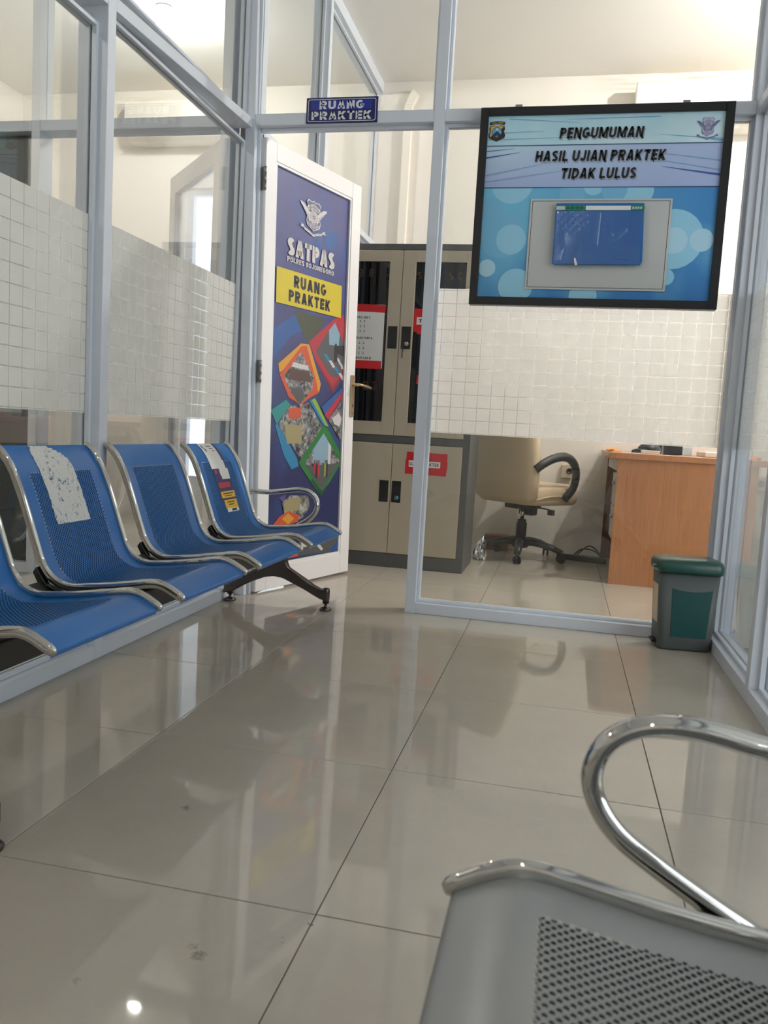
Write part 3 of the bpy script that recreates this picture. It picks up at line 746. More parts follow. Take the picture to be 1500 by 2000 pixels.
cells = [(.004, .25, .14, .285, 1, 0), (.002, .085, .135, .262, 0, .0004), (.085, .12, .135, .270, 0, .0004), (.12, .15, .20, .285, 0, .0004), (.15, .165, .205, .282, 0, .0004),
         (.125, .14, .155, .175, 2, .0004), (.178, .20, .155, .262, 2, .0004), (.215, .242, .152, .285, 3, .0004), (.25, .285, .165, .285, 3, 0), (.285, .30, .172, .285, 0, 0), (.288, .297, .215, .262, 4, .0004),
         (.016, .020, .19, .235, 4, .0008), (.028, .031, .205, .24, 4, .0008), (.040, .043, .215, .245, 4, .0008), (.012, .03, .148, .158, 4, .0008), (.03, .045, .158, .168, 4, .0008),
         (.222, .226, .17, .27, 4, .0008), (.232, .235, .18, .25, 4, .0008), (.258, .262, .19, .26, 4, .0004), (.268, .272, .20, .25, 4, .0004)]
sticker(bs[3], cells, SN, 'half torn white, navy and yellow sticker on the backrest')

# ------------------------------------------------------------------ signs on the partition
sg = root('room_sign', (-.69, YB, 2.066), label='small dark blue sign reading RUANG PRAKTEK above the open doorway', cat='sign')
tilt = Matrix.Translation((-.69, 0, 2.12)) @ Matrix.Rotation(0, 4, 'Y') @ Matrix.Translation((.69, 0, -2.12))
NB = flat('sign_navy', 22, 26, 92, .3); RB = flat('sign_royal', 26, 44, 150, .3); WS = flat('sign_white', 216, 216, 222, .4)
emit('plate', B(-.846, -.533, YB-.004, YB-.0002, 2.067, 2.172, .001), NB, sg)
bm = nb(); yy = YB-.0045
def rrect(x0, x1, z0, z1, r, n=5):
    return [(cx+r*cos(a0+pi/2*k/n), cz+r*sin(a0+pi/2*k/n)) for cx, cz, a0 in ((x1-r, z1-r, 0), (x0+r, z1-r, pi/2), (x0+r, z0+r, pi), (x1-r, z0+r, 3*pi/2)) for k in range(n+1)]
poly(bm, rrect(-.838, -.541, 2.074, 2.165, .008), yy, 1); poly(bm, rrect(-.8355, -.5435, 2.0765, 2.1625, .007), yy-.0002, 0)
poly(bm, [(-.825, 2.122), (-.56, 2.122), (-.56, 2.158), (-.825, 2.158)], yy-.0003, 2)
addtext(bm, 'RUANG', -.690, 2.141, yy-.0006, .034, 1, bold=.23, width=.195)
addtext(bm, 'PRAKTEK', -.690, 2.098, yy-.0006, .034, 1, bold=.23, width=.262)
emit('sign_print', bm, [NB, WS, RB], sg)

nbd = root('notice_board', (.39, 2.215, 1.32), label='black framed blue announcement board hung on the partition, PENGUMUMAN HASIL UJIAN PRAKTEK TIDAK LULUS', cat='board')
bx0, bx1, bz0, bz1, by0, by1 = -.094, .869, 1.323, 2.098, 2.205, 2.248
fw = .032
FRB = mat('black_board_frame', srgb(20, 20, 22), .35)
emit('frame_side', B(bx0, bx0+fw, by0, by1, bz0, bz1), FRB, nbd); emit('frame_side', B(bx1-fw, bx1, by0, by1, bz0, bz1), FRB, nbd)
emit('frame_side', B(bx0+fw, bx1-fw, by0, by1, bz0, bz0+fw), FRB, nbd); emit('frame_side', B(bx0+fw, bx1-fw, by0, by1, bz1-fw, bz1), FRB, nbd)
for x in (.052, .695):
    bm = nb(); box(bm, x-.014, x+.014, YB-.006, YB-.002, 2.09, 2.122, .001); join(bm, lathe([(.004, 0), (.004, .003)], (0, 0, 0), 8), 0, Matrix.Translation((x, YB-.006, 2.111)) @ Matrix.Rotation(pi/2, 4, 'X'))
    emit('hanger', bm, STEEL, nbd)
BGD = mat('board_print', srgb(90, 160, 200), .5)
def _bd():
    t = NT(BGD); P, x, y, z, g = t.pos()
    n = t.noise(P, 3.0, 3)
    lo = t.mix(t.ramp(x, -.05, .8), srgb(120, 196, 228), srgb(64, 138, 200))
    lo = t.mix(t.ramp(z, 1.62, 1.36), lo, srgb(50, 124, 192))
    lo = t.mix(t.math('MULTIPLY', t.ramp(n, .5, .7), .45), lo, srgb(130, 206, 232))
    mid = t.mix(t.ramp(x, -.05, .85), srgb(196, 222, 240), srgb(172, 188, 226))
    mid = t.mix(t.ramp(z, 1.95, 1.80), mid, srgb(168, 186, 226))
    up = t.mix(t.ramp(z, 2.06, 1.95), srgb(196, 228, 240), srgb(214, 236, 242))
    up = t.mix(t.math('MULTIPLY', t.ramp(n, .42, .6), .6), up, srgb(166, 214, 232))
    c = t.mix(t.math('GREATER_THAN', z, 1.788), lo, mid); c = t.mix(t.math('GREATER_THAN', z, 1.951), c, up)
    t.l.new(c, t.p.inputs['Base Color'])
_bd()
ix0, ix1, iz0, iz1 = bx0+fw, bx1-fw, bz0+fw, bz1-fw
emit('board_panel', B(ix0, ix1, 2.217, 2.240, iz0, iz1, 0), BGD, nbd)
BK = [flat('bokeh_a', 150, 206, 232), flat('bokeh_b', 176, 216, 236), flat('bokeh_c', 120, 186, 222), flat('line_navy', 30, 62, 110), flat('streak_navy', 60, 90, 160), flat('shadow_grey', 150, 160, 176), INK,
      PAPER, flat('crest_gold', 206, 168, 92), flat('crest_dark', 48, 36, 38), flat('crest_sky', 96, 176, 214), flat('crest_mount', 36, 58, 96), flat('crest_green', 84, 136, 88), flat('emblem_violet', 108, 104, 146), flat('emblem_pale', 190, 190, 214), flat('streak_blue', 120, 170, 206)]
bm = nb(); q = 2.2166
for (u, z, r, mi) in ((.05, 1.81, .085, 0), (.02, 1.60, .09, 2), (.06, 1.585, .06, 0), (-.03, 1.70, .05, 2), (.37, 1.80, .043, 0), (.54, 1.775, .06, 0), (.45, 1.78, .05, 2), (.685, 1.59, .115, 0), (.69, 1.585, .05, 1), (.792, 1.587, .044, 1), (.672, 1.445, .031, 0), (.36, 1.365, .055, 0), (.09, 1.40, .07, 0), (.29, 1.76, .05, 2), (-.03, 1.47, .035, 1)):
    pts = [(min(max(u+r*cos(2*pi*k/24), ix0+.001), ix1-.001), min(max(z+r*sin(2*pi*k/24), iz0+.001), 1.787)) for k in range(24)]
    q -= .00008; f = poly(bm, pts, q, mi)
q -= .0002
for z in (1.951, 1.788): poly(bm, [(ix0, z-.0016), (ix1, z-.0016), (ix1, z+.0016), (ix0, z+.0016)], q, 3)
for (x0, x1, za, zb, w, mi) in ((ix0, .07, 1.905, 1.925, .006, 4), (ix0, .05, 1.93, 1.94, .003, 4), (ix0, .22, 1.835, 1.89, .004, 15), (ix0, .30, 1.81, 1.86, .003, 15), (ix0, .16, 2.0, 2.005, .003, 15), (ix0, .25, 1.975, 1.98, .003, 15), (.02, .30, 2.055, 2.035, .003, 15), (.25, .60, 2.048, 2.052, .003, 15),
      (.62, ix1, 1.865, 1.832, .008, 4), (.55, ix1, 1.90, 1.85, .004, 15), (.60, ix1, 1.985, 1.965, .004, 15), (.74, ix1, 1.972, 1.958, .007, 15), (.5, ix1, 1.93, 1.885, .003, 15)):
    poly(bm, [(x0, za-.0004), (x1, zb-w/2), (x1, zb+w/2), (x0, za+.0004)] if x1 > .5 else [(x0, za-w/2), (x1, zb-.0004), (x1, zb+.0004), (x0, za+w/2)], q-.0001, mi)
for (s, u, z, w) in (('PENGUMUMAN', .383, 1.996, .318), ('HASIL UJIAN PRAKTEK', .384, 1.909, .497), ('TIDAK LULUS', .384, 1.842, .287)):
    addtext(bm, s, u+.004, z-.006, q-.0002, .040, 5, bold=.22, shear=.12, width=w); addtext(bm, s, u, z, q-.0006, .041, 6, bold=.22, shear=.12, width=w)
# left crest
cx, cz = -.026, 2.008
def cp(pts, k=1.0): return [(cx+a*k, cz+b*k) for a, b in pts]
sh = [(-.026, .019), (-.013, .021), (0, .018), (.013, .021), (.026, .019), (.029, .008), (.026, -.002), (.031, -.014), (.029, -.024), (.012, -.032), (0, -.037), (-.012, -.032), (-.029, -.024), (-.031, -.014), (-.026, -.002), (-.029, .008)]
poly(bm, cp(sh, 1.08), q-.0002, 9); poly(bm, cp([p for p in sh[:5]]+[(.022, .012), (-.020, -.018), (-.026, -.024), (-.029, -.014), (-.025, -.002), (-.026, .008)]), q-.0004, 8)
disc(bm, cx, cz-.005, .0205, q-.0005, 9); disc(bm, cx, cz-.005, .0185, q-.0006, 10)
poly(bm, cp([(-.017, -.014), (0, .003), (.017, -.014), (.010, -.021), (-.010, -.021)]), q-.0007, 11); poly(bm, cp([(-.006, .011), (.006, .011), (.002, .004), (0, -.001), (-.003, .004)]), q-.0008, 7); poly(bm, cp([(-.008, -.022), (0, -.014), (.008, -.022)]), q-.0008, 12)
poly(bm, cp([(-.032, .034), (-.016, .038), (0, .039), (.016, .038), (.032, .034), (.028, .024), (.014, .027), (0, .028), (-.014, .027), (-.028, .024)]), q-.0004, 9)
addtext(bm, 'JAWA TIMUR', cx, cz+.0325, q-.0006, .0062, 8, bold=.2, width=.046)
crest(bm, .777, 2.006, .088, .088, q-.0002, 13, 14)
emit('board_print_graphics', bm, BK, nbd)
emit('display_sheet', B(.128, .672, 2.2115, 2.2150, 1.389, 1.743, .0005), flat('grey_white_print', 194, 196, 194, .6), nbd, label='white display panel printed with a thin double border')
bm = nb()
for (a, b, c, d) in ((.136, .138, 1.397, 1.735), (.662, .664, 1.397, 1.735), (.136, .664, 1.397, 1.399), (.136, .664, 1.733, 1.735)): poly(bm, [(a, c), (b, c), (b, d), (a, d)], 2.2112)
emit('border_line', bm, INK, nbd)

fo = root('document_folder', (.398, 2.19, 1.483), label='blue plastic document folder fixed on the white panel of the board', cat='folder')
FB = mat('blue_folder_plastic', srgb(0, 98, 172), .35, 0, .05)
pts = [(.230, 1.720), (.566, 1.720), (.576, 1.497), (.570, 1.486), (.240, 1.484), (.231, 1.490)]
emit('cover', prism(pts, 'y', 2.190, 2.2005, .001), FB, fo)
GS = flat('folder_green', 30, 130, 84)
emit('label_strip', B(.2295, .568, 2.1872, 2.1898, 1.692, 1.710, .0005), [GS], fo, label='green and white label strip')
bm = nb()
poly(bm, [(.232, 1.6935), (.266, 1.6935), (.266, 1.7085), (.232, 1.7085)], 2.1870, 0); poly(bm, [(.346, 1.6925), (.516, 1.6925), (.516, 1.7095), (.346, 1.7095)], 2.1870, 1)
for k in range(4): poly(bm, [(.27+.018*k, 1.697), (.283+.018*k, 1.697), (.283+.018*k, 1.7055), (.27+.018*k, 1.7055)], 2.1870, 2)
for k in range(4): poly(bm, [(.521+.010*k, 1.697), (.528+.010*k, 1.697), (.529+.010*k, 1.7055), (.522+.010*k, 1.7055)], 2.1870, 0)
emit('label_print', bm, [flat('label_grey', 190, 196, 190), PAPER, flat('label_dark_green', 18, 90, 62)], fo)
def sleeve():
    bm = nb(); nx, nz = 120, 80; G = []
    def hgt(x, z):
        def ridge(x0, z0, x1, z1, w, a):
            dx, dz = x1-x0, z1-z0; t = max(0, min(1, ((x-x0)*dx+(z-z0)*dz)/(dx*dx+dz*dz))); d = math.hypot(x-x0-t*dx, z-z0-t*dz); return a*math.exp(-(d/w)**2)
        h = .0002*sin(40*x+13*z)*sin(31*z-9*x)
        h += ridge(.255, 1.61, .268, 1.55, .004, .0032)+ridge(.268, 1.55, .258, 1.50, .004, .003)+ridge(.402, 1.685, .398, 1.56, .003, .002)+ridge(.43, 1.65, .452, 1.60, .005, .003)+ridge(.505, 1.62, .46, 1.57, .005, .0016)+ridge(.47, 1.51, .52, 1.507, .004, .0016)
        return 1.9*h+.0045*max(0, sin(190*x+20*z)*sin(230*z)-.3)*math.exp(-((x-.305)/.04)**2-((z-1.66)/.03)**2)
    for j in range(nz+1):
        z = 1.487+(1.690-1.487)*j/nz; row = []
        for i in range(nx+1):
            x = .236+(.566-.236)*i/nx; row.append(bm.verts.new((x, 2.1885-hgt(x, z), z)))
        G.append(row)
    for j in range(nz):
        for i in range(nx): bm.faces.new((G[j][i], G[j][i+1], G[j+1][i+1], G[j+1][i])).smooth = True
    return bm
emit('plastic_sleeve', sleeve(), WRAP, fo, label='creased clear plastic sleeve')
emit('tape_scrap', prism([(.315, 1.508), (.321, 1.508), (.331, 1.480), (.320, 1.480)], 'y', 2.1845, 2.1855), PAPER, fo)

# ------------------------------------------------------------------ step bin in the corner
rb = Matrix.Rotation(radians(6), 3, 'Z')
bn = root('pedal_bin', (.842, 2.153, 0), rb, 'small grey pedal bin with a green lid in the right corner', 'bin')
def rr(w, d, r, z, n=5): return [(x, y, z) for x, y in rrect(-w/2, w/2, -d/2, d/2, r, n)]
def loft(sections, cap=True):
    bm = nb(); R = [[bm.verts.new(p) for p in s] for s in sections]; n = len(R[0])
    for a, b in zip(R, R[1:]):
        for k in range(n): bm.faces.new((a[k], a[(k+1) % n], b[(k+1) % n], b[k])).smooth = True
    if cap: bm.faces.new(R[0][::-1]); bm.faces.new(R[-1])
    bmesh.ops.recalc_face_normals(bm, faces=bm.faces[:]); return bm
emit('body', loft([rr(.192, .140, .022, .002), rr(.200, .148, .022, .010), rr(.228, .168, .026, .315)]), BINB, bn, world=False)
emit('lid', loft([rr(.222, .162, .03, .306), rr(.246, .184, .034, .305), rr(.252, .190, .036, .318), rr(.250, .188, .036, .338), rr(.236, .174, .036, .352), rr(.20, .14, .034, .358), rr(.12, .07, .03, .360)]), BINL, bn, world=False)
pan = [(-.058, .055), (.074, .055), (.084, .245), (.05, .238), (.013, .235), (-.03, .238), (-.066, .245)]
def front(z): return -.074-(.010)*(z-.01)/.305
bm = nb(); f = [bm.verts.new((x, front(z)-.0018, z)) for x, z in pan]; b2 = [bm.verts.new((x, front(z)+.002, z)) for x, z in pan]
bm.faces.new(f); [bm.faces.new((f[i], f[(i+1) % len(f)], b2[(i+1) % len(f)], b2[i])) for i in range(len(f))]
bmesh.ops.recalc_face_normals(bm, faces=bm.faces[:]); emit('front_panel', bm, BINP, bn, world=False)
emit('lid_tab', B(-.138, -.120, -.06, -.02, .318, .328, .003), BINL, bn, world=False)
emit('pedal', B(-.118, -.096, -.035, .02, .018, .030, .003), BLACK, bn, world=False)
bm = nb()
for (y0, y1, z0, z1) in ((-.045, .045, .10, .25),):
    def sx(z): return -.100-.014*(z-.01)/.305
    v = [bm.verts.new((sx(z)-.0012, y, z)) for y, z in ((y0, z0), (y1, z0), (y1, z1), (y0, z1))]; bm.faces.new(v[::-1])
emit('side_sticker', bm, flat('bin_sticker', 196, 176, 150), bn, world=False)

# ------------------------------------------------------------------ filing cabinet
cb = root('filing_cabinet', (-.62, 3.37, 0), label='tall beige and grey steel filing cabinet with glazed upper doors', cat='cabinet')
cx0, cx1, cy0, cy1 = -1.062, -.180, 3.37, 3.83
bm = nb(); box(bm, cx0, cx0+.02, cy0+.02, cy1, .0, 1.826, .002); box(bm, cx1-.02, cx1, cy0+.02, cy1, 0, 1.826, .002); box(bm, cx0+.02, cx1-.02, cy1-.015, cy1, 0, 1.826); box(bm, cx0+.02, cx1-.02, cy0+.02, cy1-.015, 1.806, 1.826); box(bm, cx0+.02, cx1-.02, cy0+.03, cy1-.015, .72, .755); box(bm, cx0+.02, cx1-.02, cy0+.03, cy1-.015, 0, .08)
emit('carcass', bm, CABG, cb)
bm = nb()
for z in (1.05, 1.32, 1.58): box(bm, cx0+.022, cx1-.022, cy0+.06, cy1-.02, z, z+.018)
emit('shelf', bm, CABD, cb)
emit('inner_back', B(cx0+.021, cx1-.021, cy1-.02, cy1-.0155, .756, 1.805, 0), CABD, cb)
bm = nb(); box(bm, cx0, cx1, cy0, cy0+.02, 1.793, 1.826, .002); box(bm, cx0, cx1, cy0, cy0+.02, .716, .758, .002); box(bm, cx0, cx1, cy0, cy0+.02, 0, .080, .002); box(bm, cx1-.040, cx1, cy0-.0005, cy0+.0195, .080, 1.793, .0015); box(bm, cx0, cx0+.03, cy0, cy0+.02, .080, 1.793, .002)
emit('front_trim', bm, CABG, cb, label='dark grey front trim')
def cdoor(x0, x1, z0, z1, gl, hx, key):
    if gl:
        gx0, gx1, gz0, gz1 = gl; bm = nb()
        box(bm, x0, gx0, cy0-.004, cy0+.016, z0, z1, .0015); box(bm, gx1, x1, cy0-.004, cy0+.016, z0, z1, .0015); box(bm, gx0, gx1, cy0-.004, cy0+.016, z0, gz0, .001); box(bm, gx0, gx1, cy0-.004, cy0+.016, gz1, z1, .001)
    else: bm = B(x0, x1, cy0-.004, cy0+.016, z0, z1, .002)
    d = emit('door', bm, CABB, cb); XF[d] = XF[cb]
    if gl: emit('glass_pane', B(gx0-.003, gx1+.003, cy0+.006, cy0+.010, gz0-.003, gz1+.003, 0), GLASSD, d)
    hz = 1.31 if gl else .44
    bm = nb(); box(bm, hx-.027, hx+.027, cy0-.0055, cy0-.004, hz-.062, hz+.062, .0005)
    emit('handle', bm, BLACK, d)
    bm = nb(); box(bm, hx-.024, hx+.024, cy0-.0062, cy0-.0056, hz+.03, hz+.055, .0002)
    emit('grip', bm, BLACKP, d)
    if key:
        bm = lathe([(.013, 0), (.013, .006), (.008, .008), (0, .008)], (0, 0, 0), 16, False); bmesh.ops.transform(bm, matrix=Matrix.Translation((hx+.004, cy0-.0056, hz-.035)) @ Matrix.Rotation(pi/2, 4, 'X'), verts=bm.verts)
        emit('lock', bm, STEEL if gl else flat('teal_lock', 60, 110, 116), d)
    return d
UL = cdoor(-1.030, -.6215, .760, 1.790, (-.965, -.695, .835, 1.728), -.6585, False)
UR = cdoor(-.6185, -.2205, .760, 1.790, (-.545, -.262, .835, 1.728), -.580, True)
cdoor(-1.030, -.6215, .082, .714, None, -.6585, False); LR = cdoor(-.6185, -.2205, .082, .714, None, -.585, True)
bm = nb(); box(bm, -.5935, -.5895, cy0-.030, cy0-.012, 1.238, 1.266, .001); box(bm, -.5945, -.5885, cy0-.032, cy0-.026, 1.195, 1.24, .002)
emit('key', bm, BLACK, UR)
# notices taped to the cabinet
yy = cy0+.0052
n1 = root('paper_notice', (-.82, yy, 1.135), label='white notice with red bands on the left cabinet glass listing ATAS, TENGAH and BAWAH', cat='notice', group='notices taped to the cabinet')
emit('sheet', B(-.925, -.712, yy-.0006, yy-.0001, 1.135, 1.490, 0), PAPER, n1)
for q in ([(-.925, 1.452), (-.708, 1.446), (-.704, 1.488), (-.925, 1.494)], [(-.925, 1.131), (-.716, 1.131), (-.716, 1.176), (-.925, 1.178)]):
    bm = nb(); poly(bm, q, yy-.0010, 0); emit('red_band', bm, RED, n1)
for s, z, w in (('ATAS SIM C', 1.418, .094), ('TENGAH SIM A', 1.303, .126), ('BAWAH SIM B', 1.190, .118)):
    bm = nb(); addtext(bm, s, -.838, z, yy-.0010, .013, 0, bold=.17, width=w); emit('lettering', bm, INK, n1)
for k in range(3):
    for dx in (-.012, .012):
        for z, s in ((1.394-.028*k, 1), (1.276-.028*k, -1)):
            bm = nb(); u = -.838+dx; poly(bm, [(u-.001, z-.008), (u+.001, z-.008), (u+.001, z+.008), (u-.001, z+.008)], yy-.0010); poly(bm, [(u-.006, z+s*.002), (u, z+s*.009), (u+.006, z+s*.002), (u, z+s*.005)], yy-.0010); emit('arrow', bm, INK, n1)
n2 = root('paper_notice', (-.42, yy, 1.05), label='white notice with red bands on the right cabinet glass partly behind the post', cat='notice', group='notices taped to the cabinet')
emit('sheet', B(-.497, -.300, yy-.0006, yy-.0001, 1.060, 1.42, 0), PAPER, n2)
for q in ([(-.545+.003, 1.345), (-.52, 1.345), (-.52, 1.333), (-.275, 1.335), (-.275, 1.47), (-.545+.003, 1.474)], [(-.508, 1.056), (-.29, 1.056), (-.29, 1.105), (-.506, 1.106)]):
    bm = nb(); poly(bm, q, yy-.0010); emit('red_band', bm, RED, n2)
bm = nb(); poly(bm, [(-.526, 1.386), (-.29, 1.386), (-.29, 1.427), (-.526, 1.427)], yy-.0013); emit('white_strip', bm, PAPER, n2)
bm = nb(); addtext(bm, 'TEMPAT', -.44, 1.407, yy-.0017, .020, 0, bold=.19, width=.15)
emit('lettering', bm, INK, n2)
yd = cy0-.0042
n3 = root('paper_notice', (-.42, yd, .55), label='red paper label with a white strip on the lower cabinet door', cat='notice', group='notices taped to the cabinet')
emit('sheet', prism([(-.541, .548), (-.305, .546), (-.302, .580), (-.299, .582), (-.299, .628), (-.302, .630), (-.302, .672), (-.535, .674), (-.537, .63), (-.541, .626)], 'y', yd-.0006, yd-.0001), RED, n3)
bm = nb(); poly(bm, [(-.520, .588), (-.340, .590), (-.340, .624), (-.522, .626)], yd-.0009); emit('white_strip', bm, PAPER, n3)
bm = nb(); addtext(bm, 'UJIAN PRAKTEK', -.431, .607, yd-.0012, .019, 0, bold=.19, width=.168)
emit('lettering', bm, INK, n3)
# reflected LED sign, painted as orange letters on the cabinet glass
OL = flat('painted_sign_reflection', 62, 36, 22)
for s, u, z, h in (('B', -.865, 1.665, .045), ('E', -.80, 1.665, .045), ('S', -.525, 1.655, .042), ('S', -.345, 1.655, .045), ('C', -.295, 1.655, .045), ('B', -.80, 1.035, .05), ('Z', -.745, 1.035, .05)):
    bm = nb(); addtext(bm, s, u, z, cy0+.0052, h, 0, bold=.22); o = emit('reflected_letter', bm, OL, UL if u < -.62 else UR)

# ------------------------------------------------------------------ desk and what is on it
dk = root('office_desk', (.98, 4.0, 0), label='orange wood office desk standing behind the glass', cat='desk')
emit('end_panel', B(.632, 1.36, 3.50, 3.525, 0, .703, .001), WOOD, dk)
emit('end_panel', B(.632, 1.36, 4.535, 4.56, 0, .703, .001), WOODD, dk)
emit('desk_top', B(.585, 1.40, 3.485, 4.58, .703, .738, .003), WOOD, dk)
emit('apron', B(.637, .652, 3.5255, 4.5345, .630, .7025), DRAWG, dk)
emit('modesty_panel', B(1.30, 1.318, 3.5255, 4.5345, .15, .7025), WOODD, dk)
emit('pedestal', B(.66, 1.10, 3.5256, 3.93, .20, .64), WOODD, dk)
for z0 in (.43, .235):
    d = emit('drawer', B(.638, .66, 3.53, 3.925, z0, z0+.185, .002), DRAWG, dk); XF[d] = XF[dk]
    emit('drawer_handle', B(.626, .638, 3.68, 3.78, z0+.12, z0+.135, .002), STEEL, d)
ZT = .7382
t = root('snack_wrapper', (.615, 3.72, ZT), label='crumpled orange wrapper at the left corner of the desk', cat='wrapper')
bm = nb(); bmesh.ops.create_icosphere(bm, subdivisions=2, radius=1)
for v in bm.verts:
    k = 1+random.uniform(-.28, .28); v.co = Vector((.617+v.co.x*.036*k, 3.73+v.co.y*.05*k, ZT+max(0, (v.co.z+.55)*.013*k)))
emit('wrapper_body', bm, ORNG, t)
def thing1(name, bm, m, label, cat, smooth=False, group=None):
    o = emit(name, bm, m, smooth=smooth); return tag(o, label, cat, group)
thing1('paper_sheet', prism([(.655, 3.62), (.79, 3.60), (.80, 3.78), (.66, 3.80)], 'z', ZT, ZT+.002), PAPER, 'loose white paper lying flat on the left of the desk', 'paper')
t = root('stapler', (.775, 3.72, ZT), label='low black stapler lying on the desk beside the white box', cat='stapler')
emit('stapler_base', B(.715, .80, 3.70, 3.735, ZT, ZT+.008, .002), BLACK, t); emit('stapler_arm', prism([(.715, ZT+.008), (.80, ZT+.008), (.80, ZT+.024), (.74, ZT+.026), (.717, ZT+.016)], 'y', 3.703, 3.732, .003), BLACK, t)
t = root('black_cap', (.82, 3.80, ZT), label='rounded black cloth cap on the desk behind the white box', cat='cap')
emit('crown', loft([[(.82+r*cos(a)*1.05, 3.80+r*sin(a), z) for a in [2*pi*k/20 for k in range(20)]] for r, z in ((.055, ZT), (.062, ZT+.018), (.060, ZT+.036), (.046, ZT+.052), (.02, ZT+.058))]), BLACK, t)
emit('brim', loft([[(.775+.05*cos(a), 3.76+.04*sin(a), z) for a in [2*pi*k/16 for k in range(16)]] for z in (ZT, ZT+.006)]), BLACKP, t)
t = root('white_box', (.815, 3.66, ZT), label='flat white box at the front edge of the desk', cat='box')
emit('box_body', B(.765, .862, 3.60, 3.70, ZT, ZT+.014, .002), ACW, t); emit('box_lid', B(.764, .863, 3.599, 3.701, ZT+.0142, ZT+.0195, .002), PAPER, t)
t = root('photo_frame', (.93, 3.70, ZT), label='dark photo frame leaning upright on the desk', cat='frame')
fm = Matrix.Translation((.937, 3.70, ZT)) @ Matrix.Rotation(radians(-12), 4, 'X') @ Matrix.Rotation(radians(-14), 4, 'Z')
bm = nb(); box(bm, -.055, .055, -.006, .006, 0, .076, .002); bmesh.ops.transform(bm, matrix=fm, verts=bm.verts); emit('frame_body', bm, BLACK, t)
bm = nb(); box(bm, -.055, -.047, -.0085, -.0062, .001, .075, .0005); bmesh.ops.transform(bm, matrix=fm, verts=bm.verts); emit('frame_edge', bm, STEEL, t)
bm = nb(); box(bm, -.040, .048, -.0075, -.0062, .008, .070, .0005); bmesh.ops.transform(bm, matrix=fm, verts=bm.verts); emit('picture', bm, flat('dark_picture', 52, 40, 38, .15), t)
t = root('desk_phone', (.87, 3.92, ZT), label='dark desk set with a coiled cord between the cap and the frame', cat='phone')
emit('phone_base', prism([(.80, ZT), (.90, ZT), (.90, ZT+.06), (.82, ZT+.045)], 'y', 3.88, 3.98, .004), BLACK, t)
bm = nb(); sweep([(.81+.007*k, 3.865+.006*sin(k*1.9), ZT+.030+.02*cos(k*1.9)) for k in range(13)], .003, .003, (0, 1, 0), 6, bm=bm); emit('coiled_cable', bm, BLACKP, t)
t = root('water_cup', (1.01, 3.66, ZT), label='clear plastic cup of water beside the photo frame', cat='cup')
emit('cup_wall', lathe([(.023, 0), (.0245, .02), (.029, .066)], (1.012, 3.66, ZT), 24, False), CUPG, t); emit('cup_base', lathe([(.023, 0), (.023, .002)], (1.012, 3.66, ZT), 24), CUPG, t); emit('water', lathe([(.0225, .0025), (.0262, .045)], (1.012, 3.66, ZT), 24), CUPG, t)
thing1('document_tray', B(1.10, 1.36, 3.62, 3.92, ZT, ZT+.03, .004), ACW, 'shallow cream tray at the right end of the desk', 'tray')

